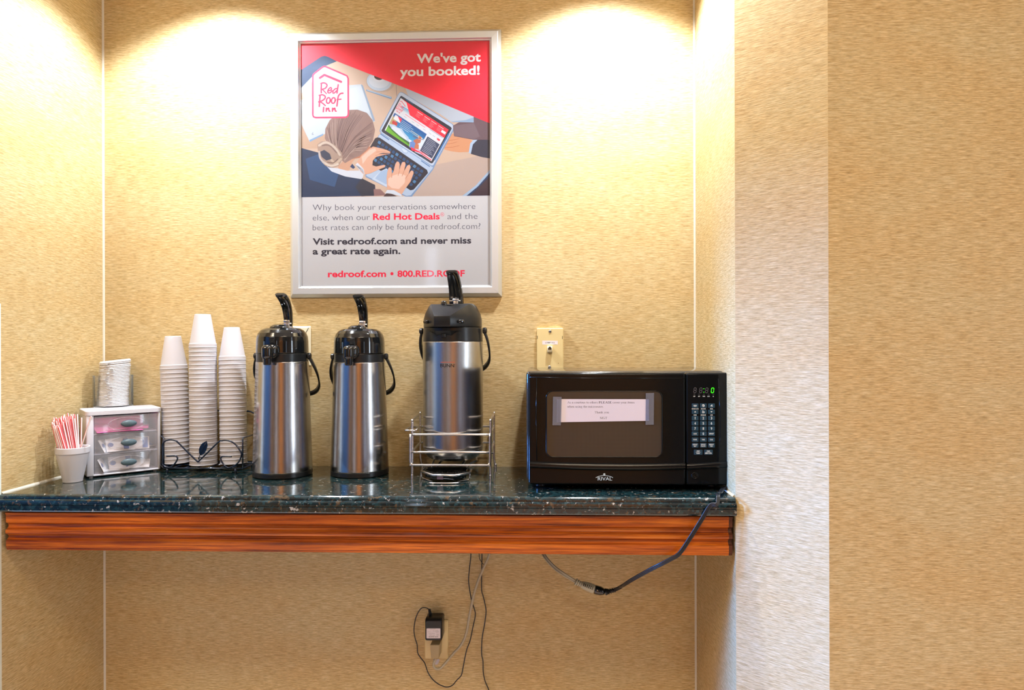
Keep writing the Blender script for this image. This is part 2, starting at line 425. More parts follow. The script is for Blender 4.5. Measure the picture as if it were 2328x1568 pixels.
# splayed pier to the right of the alcove: runs forward from the alcove's corner at FA degrees, then the lobby wall goes on parallel to the back wall
FA = R(38)
lo, hi = 0.05, 1.0
for _ in range(40):
    L = (lo + hi) / 2; p = Vector((XR + L * math.cos(FA), -DEP - L * math.sin(FA), 1.2)) - CAM
    u = W / 2 + F * p.dot(RT) / p.dot(FW)
    if u < 1884: lo = L
    else: hi = L
PX, PY = XR + L * math.cos(FA), -DEP - L * math.sin(FA)
wall('wall_back', [(XL - 0.13, 0), (XR + 0.1, 0)])
wall('wall_left', [(XL, 0), (XL, -DEPL), (XL - 0.13, -DEPL), (XL - 0.13, 0.9)])
wall('wall_right', [(XR, -DEP), (XR, 0)])
wall('wall_pier', [(PX, PY), (XR, -DEP)])
wall('wall_front_right', [(RROOM, PY), (PX, PY)])
wall('wall_side_right', [(RROOM, REAR), (RROOM, PY)], M=mat('tan_paint', lin=(0.30, 0.22, 0.13), rough=0.6, var=0.1, vscale=3))
TAUPE = mat('taupe_paint', lin=(0.17, 0.125, 0.085), rough=0.6, var=0.1, vscale=3)
wall('wall_rear', [(LROOM, REAR), (RROOM, REAR)], M=TAUPE)
wall('wall_entrance_side', [(LROOM, 0.9), (XL - 0.13, 0.9)])
# left side of the lobby: wide entrance, unseen header added to shade the pier's top
OP0, OP1, OPH = -3.0, 0.75, 1.76
wall('wall_side_left_rear', [(LROOM, OP0), (LROOM, REAR)])
wall('wall_side_left_front', [(LROOM, 0.9), (LROOM, OP1)])
wall('wall_added_daylight_header', [(LROOM, OP1), (LROOM, OP0)], OPH, HIGH)
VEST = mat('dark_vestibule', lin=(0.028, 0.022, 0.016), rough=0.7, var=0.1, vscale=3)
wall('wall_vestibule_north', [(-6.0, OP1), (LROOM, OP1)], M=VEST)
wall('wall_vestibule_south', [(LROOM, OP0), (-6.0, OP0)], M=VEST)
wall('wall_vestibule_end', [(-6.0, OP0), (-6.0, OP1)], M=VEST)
b = MB(); b.box((LROOM - 0.06, OP0, OPH), (LROOM, OP1, OPH + 0.1)); struct(b.build('trim_8', mat('added_header_white', rgb=(225, 220, 210), var=0.01)))  # lower edge of the added header
plain = mat('ceiling_white', rgb=(232, 228, 218), rough=0.8, var=0.02, vscale=8)
b = MB(); b.box((LROOM - 4, REAR, -0.05), (LROOM, 1.0, 0.0)); struct(b.build('floor_vestibule', mat('added_dark_floor', lin=(0.03, 0.028, 0.026), rough=0.9, var=0.2, vscale=40)))  # separate unseen dark floor, added to keep blue daylight out of the steel
b = MB(); b.box((LROOM, REAR, -0.05), (RROOM, 1.0, 0.0))
struct(b.build('floor', mat('beige_floor_tile', rgb=(226, 186, 138), rough=0.6, var=0.1, vscale=60, bump=0.3)))
# ceiling: lobby slab; the alcove has its own lower soffit with two round openings for the downlights
b = MB(); b.box((LROOM - 4, REAR, HIGH), (RROOM, 1.0, HIGH + 0.05)); struct(b.build('ceiling', plain))
b = MB(); b.box((XL - 0.13, -DEP - 0.02, CEIL), (XR + 0.03, 0.02, HIGH - 0.01)); struct(b.build('ceiling_alcove', plain))
# caulk beads in the alcove corners and along the stone
for n, x, s, tx in ((1, XL, 1, -0.006), (2, XR, -1, -0.006)):
    b = MB(); q = [(x, 0), (x + s * 0.0048, 0), (x + s * 0.0032, -0.002), (x + s * 0.0016, -0.0032), (x, -0.0036)]
    b.prism([(px, py, 0) for px, py in q], (0, 0, CEIL)); struct(b.build('trim_%d' % n, CAULK))
b = MB(); b.prism([(XL, 0, ZC), (XL + 0.004, 0, ZC), (XL, 0, ZC + 0.004)], (0, -DEP + 0.004, 0)); struct(b.build('trim_3', CAULK))
b = MB(); b.prism([(XR, 0, ZC), (XR, 0, ZC + 0.004), (XR - 0.004, 0, ZC)], (0, -DEP + 0.012, 0)); struct(b.build('trim_4', CAULK))
# corner guard on the left wall's outer edge
gz = aX(1.8, 690, XL).z; gy = aX(2.4, 900, XL + 0.0015).y
b = MB(); b.box((XL, -DEPL - 0.0015, 0.05), (XL + 0.0015, gy, gz)); b.box((XL - 0.02, -DEPL - 0.0015, 0.05), (XL, -DEPL, gz))
struct(b.build('trim_5', mat('pale_corner_guard', rgb=(226, 234, 226), rough=0.3, var=0.01)))
# windows, door and panels on the lobby's far walls (they show as stripes in the steel flasks)
SKY = mat('overcast_sky', emit=(215, 232, 255), es=4.0, rgb=(20, 20, 20))
STREET = mat('bright_street', emit=(205, 228, 255), es=3.0, rgb=(20, 20, 20))
WOODD = mat('door_wood', lin=(0.85, 0.33, 0.06), rough=0.4, var=0.3, vscale=6)
DARKW = mat('dark_stained_panel', lin=(0.02, 0.012, 0.008), rough=0.3, var=0.3, vscale=6)
FRM = mat('window_white', rgb=(235, 235, 232), rough=0.4, var=0.01)
def window(n, axis, c, a0, a1, z0, z1, M, mull=1, fw=0.05):
    b = MB()
    def bx(p0, p1, q0, q1, d=0.05):
        if axis == 'x': b.box((c - 0.02, p0, q0), (c + d, p1, q1))
        else: b.box((p0, c - 0.02, q0), (p1, c + d, q1))
    bx(a0 - fw, a0, z0 - fw, z1 + fw); bx(a1, a1 + fw, z0 - fw, z1 + fw); bx(a0, a1, z0 - fw, z0); bx(a0, a1, z1, z1 + fw)
    for k in range(1, mull + 1):
        t = a0 + (a1 - a0) * k / (mull + 1); bx(t - 0.025, t + 0.025, z0, z1)
    o = struct(b.build('window_%d' % n, FRM))
    g = MB()
    if axis == 'x': g.face([(c + 0.012, a0, z0), (c + 0.012, a1, z0), (c + 0.012, a1, z1), (c + 0.012, a0, z1)])
    else: g.face([(a0, c + 0.012, z0), (a1, c + 0.012, z0), (a1, c + 0.012, z1), (a0, c + 0.012, z1)])
    g.build('window_pane', M, o); return o
window(1, 'x', -5.98, -2.75, -2.25, 0.3, 1.7, STREET, 1)
window(5, 'x', -5.98, -1.04, -0.2, 1.72, 2.72, SKY, 0)
window(2, 'x', RROOM - 0.03, -2.28, -2.04, 0.5, 2.3, SKY, 0)
window(3, 'y', REAR, 2.6, 2.74, 0.4, 2.3, SKY, 0)
window(4, 'y', REAR, -1.05, -0.95, 0.4, 2.2, SKY, 0)
b = MB(); b.box((-0.15, REAR, 0), (1.05, REAR + 0.05, 2.4), 0.005); d = struct(b.build('door_1', WOODD))
b = MB(); b.lathe([(0, 0), (0.03, 0), (0.03, 0.02), (0.012, 0.03), (0.03, 0.06), (0, 0.075)], 20, (0.15, REAR + 0.05, 1.0), Matrix.Rotation(-PI / 2, 4, 'X')); b.build('door_handle', CHROME, d)
b = MB(); b.box((1.45, REAR, 0), (2.1, REAR + 0.04, 2.2), 0.005); struct(b.build('door_2', DARKW))
# the two recessed downlights in the soffit
TRIMW = mat('white_enamel', rgb=(240, 240, 238), rough=0.3, var=0.01)
for i, p in enumerate(DL):
    t = thing('recessed_downlight', 'round white recessed downlight in the alcove soffit, ' + ('nearest the left wall' if i == 0 else 'nearest the right wall'), 'downlight', (p[0], p[1], CEIL), 0, 'alcove downlights')
    b = MB(); b.lathe([(0.060, -0.001), (0.062, -0.006), (0.085, -0.004), (0.088, 0.0), (0.06, 0.0), (0.06, -0.001)], 40); b.build('trim_ring', TRIMW, t, world=False)

# ------------------------------------------------------------------ the stone counter and its wooden apron
X0, X1 = XL + 0.001, XR - 0.001
def run(name, prof, M, parent=None, xa=X0, xb=X1):
    b = MB(); n = len(prof)
    A = [b.bm.verts.new((xa, y, z)) for y, z in prof]; B = [b.bm.verts.new((xb, y, z)) for y, z in prof]
    for i in range(n): f = b.bm.faces.new([A[i], A[(i + 1) % n], B[(i + 1) % n], B[i]]); f.smooth = False
    b.bm.faces.new(A[::-1]); b.bm.faces.new(B)
    return b.build(name, M, parent)
y0 = -DEP
prof = [(-0.001, ZC), (y0 + 0.004, ZC)]
for k in range(1, 7): a = R(90 - 90 * k / 6); prof.append((y0 + 0.004 - 0.009 * math.cos(a), ZC - 0.009 + 0.009 * math.sin(a)))
prof += [(y0 - 0.005, ZC - 0.0105), (y0 - 0.0085, ZC - 0.0105)]
for k in range(1, 6): a = R(90 * k / 5); prof.append((y0 - 0.0085 - 0.004 * math.sin(a), ZC - 0.0105 - 0.009 * (1 - math.cos(a))))
prof += [(y0 - 0.0125, ZC - 0.0215), (y0 - 0.0105, ZC - 0.0225), (y0 - 0.0105, ZC - 0.0235), (y0 - 0.0125, ZC - 0.0245), (y0 - 0.0125, ZC - 0.0355), (y0 - 0.0105, ZC - 0.0385), (y0 + 0.02, ZC - 0.0385), (-0.001, ZC - 0.0385)]
tag(run('stone_countertop', prof, STONE), 'dark green speckled stone countertop with a moulded front edge', 'countertop')
zt = ZC - 0.0385; ya = -DEP + 0.004
P2 = [(ya + 0.030, zt), (ya + 0.004, zt), (ya + 0.002, zt - 0.004), (ya - 0.002, zt - 0.006), (ya - 0.002, zt - 0.010), (ya, zt - 0.011)]
def flute(z0, z1, d):  # a hollow between z0 and z1
    return [(ya + d * math.sin(PI * k / 6), z0 + (z1 - z0) * k / 6) for k in range(0, 7)]
zz = [0.011, 0.0305, 0.0450, 0.0570, 0.0705, 0.0890, 0.0955]
P2 += [(ya, zt - zz[1] + 0.001), (ya + 0.003, zt - zz[1])] + [(ya + 0.003 + 0.0055 * math.sin(PI * k / 6), zt - zz[1] - (zz[2] - zz[1]) * k / 6) for k in range(1, 6)] + [(ya + 0.003, zt - zz[2]), (ya - 0.001, zt - zz[2] - 0.001)]
P2 += [(ya - 0.0015, (2 * zt - zz[2] - zz[3]) / 2), (ya - 0.001, zt - zz[3] + 0.001), (ya + 0.003, zt - zz[3])]
P2 += [(ya + 0.003 + 0.0055 * math.sin(PI * k / 6), zt - zz[3] - (zz[4] - zz[3]) * k / 6) for k in range(1, 6)] + [(ya + 0.003, zt - zz[4]), (ya, zt - zz[4] - 0.001)]
P2 += [(ya, zt - zz[5]), (ya + 0.002, zt - zz[5] - 0.001), (ya + 0.002, zt - zz[6] + 0.002), (ya + 0.005, zt - zz[6]), (ya + 0.030, zt - zz[6])]
xa, xb = aY(13.5, 1215, ya).x, aY(1657, 1215, ya).x
ap = thing('wooden_apron', 'orange stained wooden apron board with horizontal grooves beneath the stone countertop', 'apron', ((xa + xb) / 2, ya + 0.02, zt - zz[6]))
run('fluted_board', P2, OAK, ap, xa, xb)
# mitred return at the right end: the same moulding turned to run back towards the wall
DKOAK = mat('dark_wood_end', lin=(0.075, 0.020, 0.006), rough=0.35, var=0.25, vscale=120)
run('end_return', [(y + 0.0012 if y < ya + 0.02 else -0.02, z) for y, z in P2], DKOAK, ap, xb + 0.0002, xb + 0.0085)
b = MB(); b.box((xa - 0.004, ya + 0.012, zt - zz[6]), (xa + 0.001, -0.02, zt - 0.001)); b.build('end_block', DKOAK, ap)

# ------------------------------------------------------------------ foam cups: three upside-down stacks in a wire caddy
def px_per_m(P): return F / (Vector(P) - CAM).dot(FW)
CUPP = [(0.0408, 0.0), (0.0414, 0.0005), (0.0414, 0.0017), (0.0407, 0.0024), (0.0404, 0.0108), (0.0399, 0.0115), (0.0386, 0.0118), (0.0240, 0.0905), (0.0236, 0.0922), (0.0228, 0.0930), (0.0212, 0.0930), (0.0206, 0.0918), (0.0, 0.0915),
        (0.0, 0.0887), (0.0228, 0.0887), (0.0385, 0.004), (0.0391, 0.0), (0.0408, 0.0)]
b = MB(); b.lathe([(r * 0.885, z) for r, z in CUPP], 44); CUP0 = b.build('foam_cup', FOAM, loc=(0, 0, 0))
STEP = 0.01205
first = True
def cup_stack(n, ub, ut, vtop, Y, what, dY=0.0):
    """n cups; ub / ut = pixel of the axis at the bottom / at the top cup's rim"""
    global first
    vb = 1056.0
    A = aY(ub, vb, Y); A.z = aY(447, 1064.1, YF).z + 0.0040; B = aY(ut, vtop, Y); ax = (B - A); ax.y = dY; ax = ax.normalized()
    q = Vector((0, 0, 1)).rotation_difference(ax).to_euler()
    for k in range(n):
        lab = 'white foam cup, %s of the %s upside-down stack' % (ORD[k], what) if k else 'white foam cup standing whole on top of the %s upside-down stack' % what
        if k == n - 1: lab = 'white foam cup at the very bottom of the %s upside-down stack' % what
        j = n - 1 - k; o = CUP0 if first else CUP0.copy()
        if not first: COL.objects.link(o)
        first = False
        jit = Vector((rnd.uniform(-.00012, .00012), rnd.uniform(-.00012, .00012), 0))
        o.location = A + ax * (j * STEP) + jit
        o.rotation_euler = (q.to_matrix() @ Matrix.Rotation(rnd.uniform(0, 6), 3, 'Z')).to_euler(); tag(o, lab, 'cup', 'foam cups in the three upside-down stacks')
CY = -0.047; YF = -0.1145; YB = -0.0035
cup_stack(28, 463.0, 461.3, 785, CY - 0.0235, 'tallest')
cup_stack(23, 402.5, 395.5, 833, CY + 0.0035, 'shortest')
cup_stack(25, 531.5, 524.8, 813, CY - 0.006, 'medium-height', 0.009)

# the dark blue wire caddy around them
def q3(x, y, Y=YF): return aY(340 + x / 9.312, 920 + y / 9.312, Y)
zb = q3(1000, 1342).z
cbase = Vector((q3(1100, 1340).x, (YF + YB) / 2, ZC))
caddy = thing('wire_cup_caddy', 'dark blue wire caddy with scrolls and a leaf holding the cup stacks', 'caddy', cbase)
xr = q3(1972, 1340).x; xl = aY(401, 1056, CY).x - 0.0408; xc = q3(300, 1340).x; yc = -0.058
wr = 0.0021
b = MB(); zf = ZC + 0.0075
rr = 0.004
b.tube([(xc, YF, zb), (xr, YF, zb), (xr, YB, zb), (xl, YB, zb), (xl, yc, zb)], wr, closed=True)
for k in range(1, 8):
    x = xl + (xr - xl) * k / 8; b.tube([(x, YF if x > xc else YF + (yc - YF) * (xc - x) / (xc - xl), zb), (x, YB, zb)], 0.0014)
for yy in (-0.06, -0.04, -0.02): b.tube([(xl, yy, zb), (xr, yy, zb)], 0.0014)
for x, y in ((xl + .02, YB), (xr - .02, YB), (xr - .02, YF), (xc + .01, YF)):
    b.tube([(x, y, zb), (x, y, ZC)], 0.0035)
b.build('wire_base', NAVYW, caddy)
zrail = aY(340 + 1965 / 9.312, 920 + 705 / 9.312, YF).z
ztop = aY(575, 943, YB).z
for s, x in ((1, xr), (-1, xl)):
    b = MB()
    b.tube([(x, YF, zb), (x, YF, zrail - .003), (x, YF + .003, zrail), (x, YB, zrail)] if s > 0 else [(xc, YF, zb), (xc, YF, zrail - .003), (xc - .002, YF + .003, zrail), (xl, yc, zrail), (xl, YB, zrail)], wr)
    b.build('side_rail', NAVYW, caddy)
b = MB()
b.tube(smooth_path([(xr, YB, zb), (xr, YB, ztop - .012), (xr - .004, YB, ztop - .003), (xr - .017, YB, ztop + 0.006), (xr - .05, YB, ztop + .012), (xl + .05, YB, ztop + .012), (xl + .017, YB, ztop + .006), (xl + .004, YB, ztop - .003), (xl, YB, ztop - .012), (xl, YB, zb)], 4), wr)
b.build('back_hoop', NAVYW, caddy)
sc = [(1020, 1185), (1060, 1175), (1450, 795), (1530, 760), (1620, 752), (1730, 778), (1830, 850), (1910, 960), (1945, 1050), (1905, 1180), (1830, 1265), (1740, 1315), (1650, 1330), (1575, 1270), (1525, 1190), (1508, 1130), (1530, 1100), (1570, 1092), (1740, 1096)]
b = MB(); b.tube(smooth_path([q3(x, y, YF - 0.002) for x, y in sc], 5), wr); b.build('scroll', NAVYW, caddy)
sl = [(1020, 1185), (980, 1170), (620, 815), (560, 765), (450, 738), (340, 765), (250, 835), (180, 950), (165, 1050), (200, 1170), (260, 1255), (330, 1305), (430, 1322), (530, 1250), (585, 1160), (590, 1115), (560, 1085), (510, 1080), (360, 1086)]
b = MB(); b.tube(smooth_path([q3(max(x, 275), y, YF - 0.002) for x, y in sl], 5), wr); b.build('scroll', NAVYW, caddy)
lf = [(1075, 1070), (1050, 1010), (1048, 940), (1075, 870), (1120, 810), (1215, 758), (1230, 860), (1205, 960), (1160, 1030), (1110, 1062)]
b = MB(); P = [q3(x, y, YF - 0.005) for x, y in lf]; cen = sum(P, Vector()) / len(P) + Vector((0, 0.002, 0))
b.prism(P, (0, -0.0012, 0)); b.tube([q3(1070, 1070, YF - .006), q3(1130, 930, YF - .0068), q3(1212, 765, YF - .0066)], 0.0006, 6)
lo_ = b.build('leaf', NAVYW, caddy)
b = MB(); b.tube(smooth_path([q3(1035, 1160, YF - .003), q3(1045, 1110, YF - .006), q3(1090, 1105, YF - .005), q3(1085, 1150, YF - .006), q3(1050, 1150, YF - .006), q3(1060, 1060, YF - .006)], 5), 0.0009, 8); b.build('leaf_stem', NAVYW, lo_)

# ------------------------------------------------------------------ the foam cup of stir straws
rv = 1098.5; Pf = aZ(153.5, rv, ZC); scup = px_per_m(Pf)
rb, rt = 20.2 / scup, 34.8 / scup
CC = Vector((Pf.x - 0.002, Pf.y + rb, ZC)); scup = px_per_m(CC)
zrim = aY(154, 1015, CC.y).z - ZC; lip = 15 / scup
b = MB()
b.lathe([(0, 0.003), (rb * 0.9, 0.003), (rb * 0.93, 0), (rb * 0.98, 0), (rb, 0.002), (rb * 1.01, 0.006), (rt * 0.955, zrim - lip), (rt * 0.99, zrim - lip + 0.001), (rt, zrim - lip + 0.002), (rt, zrim - 0.001), (rt * 0.985, zrim), (rt * 0.93, zrim), (rt * 0.91, zrim - 0.003), (rb * 0.9, 0.006), (0, 0.006)], 56)
o = b.build('foam_cup', FOAM, loc=tuple(CC), world=False); tag(o, 'white foam cup with the stir straws in it, beside the drawer unit', 'cup')
STM = mat('striped_straw', rgb=(250, 235, 236), rough=0.3, sub=0.1); nt = STM.node_tree
v = mapping(nt, 'Object', (1, 1, 1)); sx = nt.nodes.new('ShaderNodeSeparateXYZ'); nt.links.new(v, sx.inputs[0])
at = nt.nodes.new('ShaderNodeMath'); at.operation = 'ARCTAN2'; nt.links.new(sx.outputs[1], at.inputs[0]); nt.links.new(sx.outputs[0], at.inputs[1])
mu = nt.nodes.new('ShaderNodeMath'); mu.operation = 'MULTIPLY'; mu.inputs[1].default_value = 2.0; nt.links.new(at.outputs[0], mu.inputs[0])
sn = nt.nodes.new('ShaderNodeMath'); sn.operation = 'SINE'; nt.links.new(mu.outputs[0], sn.inputs[0])
c = ramp(nt, sn.outputs[0], [(0.42, s2l((252, 238, 238))), (0.55, s2l((236, 52, 70)))]); nt.links.new(c, nt.nodes['Principled BSDF'].inputs['Base Color'])
def straw(p0, p1, label, group=None, r=0.0018, proto={}):
    p0, p1 = Vector(p0), Vector(p1); L = (p1 - p0).length; q = Vector((0, 0, 1)).rotation_difference((p1 - p0).normalized()).to_euler()
    if 'o' not in proto:
        b = MB(); b.lathe([(r, 0), (r, 1), (r * 0.75, 1), (r * 0.75, 0), (r, 0)], 14); o = b.build('stir_straw', STM, loc=(0, 0, 0)); proto['o'] = o
    else: o = proto['o'].copy(); COL.objects.link(o)
    o.location = p0; o.scale = (1, 1, L)
    m = q.to_matrix() @ Matrix.Rotation(rnd.uniform(0, 6), 3, 'Z'); o.rotation_euler = m.to_euler()
    tag(o, label, 'straw', group)
def spx(u, v, dy=0.0):
    p = aY(u, v, CC.y + dy); return p
ri = rt * 0.90; cells = []
dxs = 0.0059
for r_ in range(-8, 9):
    for c_ in range(-9, 9):
        x = c_ * dxs + (r_ % 2) * dxs / 2; y = r_ * dxs * 0.87
        if math.hypot(x, y) < ri - 0.002 and x < 0.0085: cells.append((x, y))
cells.sort(key=lambda p: p[1])
xmn = min(c[0] for c in cells)
leftfront = min(cells, key=lambda p: p[0] * 1.0)
tall = min(cells, key=lambda p: abs(p[0] + 0.004) + abs(p[1] - 0.012))
for x, y in cells:
    zr = zrim - 0.004
    # direction: the bunch leans out to one side of the cup
    tx = x * 1.02 - 0.0165 - 0.004 * (x / ri) + rnd.uniform(-.0012, .0012); ty = y * 1.12 + rnd.uniform(-.0012, .0012)
    zt_ = 0.074 + rnd.uniform(-.007, .008) + 0.004 * (y / ri)
    if y < -0.012: zt_ -= rnd.uniform(0.006, 0.014)
    if (x, y) == tall: zt_ = 0.089
    d = Vector((tx - x, ty - y, zt_)); bot_t = (zr - 0.0085) / zt_
    bx, by = x - d.x * bot_t, y - d.y * bot_t; br = math.hypot(bx, by); lim = rb * 0.9 - 0.0035
    k = min(1.0, lim / ri * 1.0) ; 
    if br > lim: bx, by = bx * lim / br, by * lim / br
    p0 = Vector((CC.x + bx, CC.y + by, ZC + 0.0075)); pr = Vector((CC.x + x, CC.y + y, ZC + zr)); dd = (pr - p0).normalized()
    p1 = Vector((CC.x + tx, CC.y + ty, ZC + zr + zt_))
    if (x, y) == tall: lab = 'red and white striped stir straw rising tallest from the bunch in the foam cup'
    elif (x, y) == leftfront: lab = 'red and white striped stir straw on the edge of the bunch nearest the side wall'
    else: lab = 'red and white striped stir straw packed into the bunch in the foam cup'
    straw(p0, p1, lab, 'stir straws bunched in the foam cup')
bl = rb * 0.62
straw((CC.x + 0.013, CC.y + 0.010, ZC + 0.0075), spx(185.5, 949.5, 0.012), 'mostly white stir straw standing apart from the bunch, nearly upright', 'stir straws apart from the bunch')
straw((CC.x + 0.003, CC.y - 0.012, ZC + 0.0075), spx(207.5, 946, -0.010), 'red and white stir straw standing apart and leaning towards the drawer unit', 'stir straws apart from the bunch')

# ------------------------------------------------------------------ the three-drawer unit
def q5(x, y): return 80 + x / 4.75, 780 + y / 4.75
FL = aZ(*q5(554, 1464), ZC); _a = R(42); FR = None
for k in range(100, 260):
    p = FL + Vector((math.cos(_a), math.sin(_a), 0)) * k / 1000 - CAM
    if W / 2 + F * p.dot(RT) / p.dot(FW) > 365: FR = p + CAM; break
e1 = FR - FL; e1.z = 0; WD = e1.length; e1.normalize(); e2 = Vector((-e1.y, e1.x, 0))
if e2.y < 0: e2 = -e2
ang = math.atan2(e1.y, e1.x)
def zat(u, v, P):  # height above the counter of pixel (u,v) on the vertical plane through P facing e2
    d = ray(u, v); t = (P - CAM).dot(e2) / d.dot(e2); return (CAM + d * t)
HT = zat(*q5(1362, 690), FR).z - ZC
best = None
for k in range(60, 260, 2):
    L = k / 1000; p = FL + e2 * L + Vector((0, 0, HT)) - CAM; u = W / 2 + F * p.dot(RT) / p.dot(FW)
    if best is None or abs(u - 164) < best[0]: best = (abs(u - 164), L)
DD = 0.110
base = (FL + FR) / 2
unit = thing('drawer_unit', 'small white plastic three-drawer unit with see-through drawer fronts', 'drawers', (base.x, base.y, ZC), ang)
hw = WD / 2; th = 0.0035
def lp(u, v): # pixel on the front face -> local x, z
    p = zat(u, v, FL) - Vector((base.x, base.y, ZC)); return p.dot(e1), p.z
zx0, zz0 = lp(*q5(637, 1420)); zx1, _ = lp(*q5(1325, 1350))
zsA = [lp(*q5(980, y))[1] for y in (1384, 1180, 968, 768)]
b = MB(); zf = 0.004; Ht = HT - 0.012
b.box((-hw, 0, zf), (zx0, DD, Ht), 0.003); b.box((zx1, 0, zf), (hw, DD, Ht), 0.003)
b.box((zx0 - .002, 0, zf), (zx1 + .002, DD, zsA[0]), 0.0015); b.box((zx0 - .002, DD - th, zf), (zx1 + .002, DD, Ht), 0.001)
for z in zsA[1:3]: b.box((zx0 - .002, 0.006, z - 0.001), (zx1 + .002, DD, z + 0.001))
for x in (-hw + .012, hw - .012):
    for y in (.012, DD - .012): b.lathe([(0, 0), (.005, 0), (.005, zf + .001), (0, zf + .001)], 16, (x, y, 0))
b.build('carcass', WPLAST, unit, world=False)
b = MB(); ov = 0.0022
outl = rrect(-hw - ov, -ov, hw + ov, DD + ov, 0.010, 5)
b.prism([(x, y, Ht) for x, y in outl], (0, 0, HT - Ht), 0.002)
b.build('top_panel', WPLAST, unit, world=False)
DRCLEAR = clear('drawer_clear_plastic', (0.97, 0.96, 0.97), 0.15, (0.88, 0.86, 0.90), 0.08, fixed=0.035)
drawers = []
names = ['lowest', 'middle', 'top']
for i in range(3):
    z0, z1 = zsA[i] + 0.001, zsA[i + 1] - 0.0012
    b = MB()
    b.box((zx0 + .0008, 0.0005, z0), (zx1 - .0008, 0.003, z1), 0.0008)
    b.box((zx0 + .002, 0.003, z0 + .0012), (zx1 - .002, DD - .008, z0 + .0025)); b.box((zx0 + .002, 0.003, z0 + .0012), (zx0 + .0035, DD - .008, z1 - .006)); b.box((zx1 - .0035, 0.003, z0 + .0012), (zx1 - .002, DD - .008, z1 - .006))
    cx, cz = (zx0 + zx1) / 2, (z0 + z1) / 2
    # embossed oval around the pull
    b.tube([(cx + .044 * math.cos(2 * PI * k / 40), 0.0003, cz + .017 * math.sin(2 * PI * k / 40)) for k in range(40)], 0.0009, 6, closed=True)
    dr = b.build('drawer', DRCLEAR, unit, world=False)
    dr['label'] = names[i] + ' see-through drawer of the unit'
    b = MB(); hx, hz = lp(*q5(1008, (1280, 1068, 864)[i]))
    b.lathe([(0, 0.011), (0.008, 0.0108), (0.014, 0.0095), (0.0172, 0.007), (0.018, 0.005), (0.017, 0.003), (0.009, 0.0015), (0.006, 0), (0, 0)], 36, (hx, 0.0005, hz), Matrix.Rotation(PI / 2, 4, 'X') @ Matrix.Diagonal((1.08, 0.52, 1, 1)))
    b.build('pull_knob', GREYP, dr, world=False)
    drawers.append((z0, z1))
# sweetener and creamer packets lying in the drawers
def packet(i, x, y, dz, rot, tilt, M, label, group, w=0.058, h=0.036, inkc=None):
    key = (M.name, w, inkc)
    b = MB(); n = 6; top = []; bot = []
    for r_ in range(n + 1):
        tr, br_ = [], []
        for c_ in range(n + 3):
            X = -w / 2 + w * c_ / (n + 2); Y = -h / 2 + h * r_ / n
            e = max(0, 1 - (2 * X / w) ** 4) * max(0, 1 - (2 * Y / h) ** 2); t = 0.0018 * e + 0.0002
            tr.append((X, Y, t)); br_.append((X, Y, -t))
        top.append(tr); bot.append(br_)
    b.grid(top); b.grid([r_[::-1] for r_ in bot])
    mats = [M]
    if inkc:
        mats.append(mat('packet_ink_%d' % inkc[2], rgb=inkc, rough=0.5))
        b.face([(w * .22, -h * .42, 0.0024), (w * .44, -h * .42, 0.0019), (w * .44, h * .42, 0.0019), (w * .22, h * .42, 0.0024)], 1)
        b.face([(-w * .32 + p[0], p[1], 0.0025) for p in ell(0, 0, .007, .006, 16)], 1)
    o = b.build('sweetener_packet', mats, loc=(0, 0, 0), world=False, recalc=False)
    z0 = drawers[i][0]
    P = base + e1 * x + e2 * y; o.location = (P.x, P.y, ZC + z0 + 0.0045 + max(dz, h / 2 * math.sin(R(ti)) - 0.0005))
    o.rotation_euler = (Matrix.Rotation(ang, 3, 'Z') @ Matrix.Rotation(R(rot), 3, 'Z') @ Matrix.Rotation(R(tilt), 3, 'X')).to_euler()
    tag(o, label, 'packet', group)
PINK = mat('pink_paper', rgb=(255, 100, 182), rough=0.6, var=0.05, vscale=200)
WPK = mat('creamer_paper', rgb=(236, 230, 226), rough=0.6, var=0.03, vscale=200)
cxm = (zx0 + zx1) / 2
g3 = 'pink packets in the top drawer'
for k, (x, y, dz, ro, ti, lab) in enumerate([
    (-.042, .018, 0, 4, 0, 'pink sweetener packet flat on the floor of the top drawer, nearest the straws'), (.012, .016, 0, -3, 0, 'pink sweetener packet flat on the drawer floor below the top pull'),
    (-.02, .024, .005, 12, 6, 'pink sweetener packet lying crosswise on the two flat ones in the top drawer'), (.03, .03, .006, -14, 10, 'pink sweetener packet leaning near the cup side of the top drawer'),
    (-.044, .045, .0175, 2, 78, 'pink sweetener packet standing upright at the back corner of the top drawer'), (-.015, .052, .0165, -4, 74, 'pink sweetener packet standing upright behind the top pull'),
    (.022, .055, .0165, 5, 74, 'pink sweetener packet propped upright at the back of the top drawer'), (-.048, .03, .011, 20, 30, 'pink sweetener packet tilted against the upright one in the top drawer')]):
    packet(2, cxm + x, y, dz, ro, ti, PINK, lab, g3)
BLUE = (60, 90, 160)
for k, (x, y, dz, ro, ti, lab) in enumerate([
    (-.01, .02, 0, 3, 0, 'white packet lying flat in the middle drawer under the others'), (-.018, .018, .014, 8, 66, 'white and blue creamer packet leaning upright behind the middle pull'),
    (-.045, .03, .015, 60, 64, 'white packet with a blue band slanting near the straw side of the middle drawer'), (.03, .024, .0135, -10, 60, 'white creamer packet with blue end slanting near the cup side of the middle drawer'),
    (.045, .04, .008, 25, 20, 'white packet lying tilted in the back of the middle drawer near the cups')]):
    packet(1, cxm + x, y, dz, ro, ti, WPK, lab, 'white and blue packets in the middle drawer', inkc=BLUE if k else None)
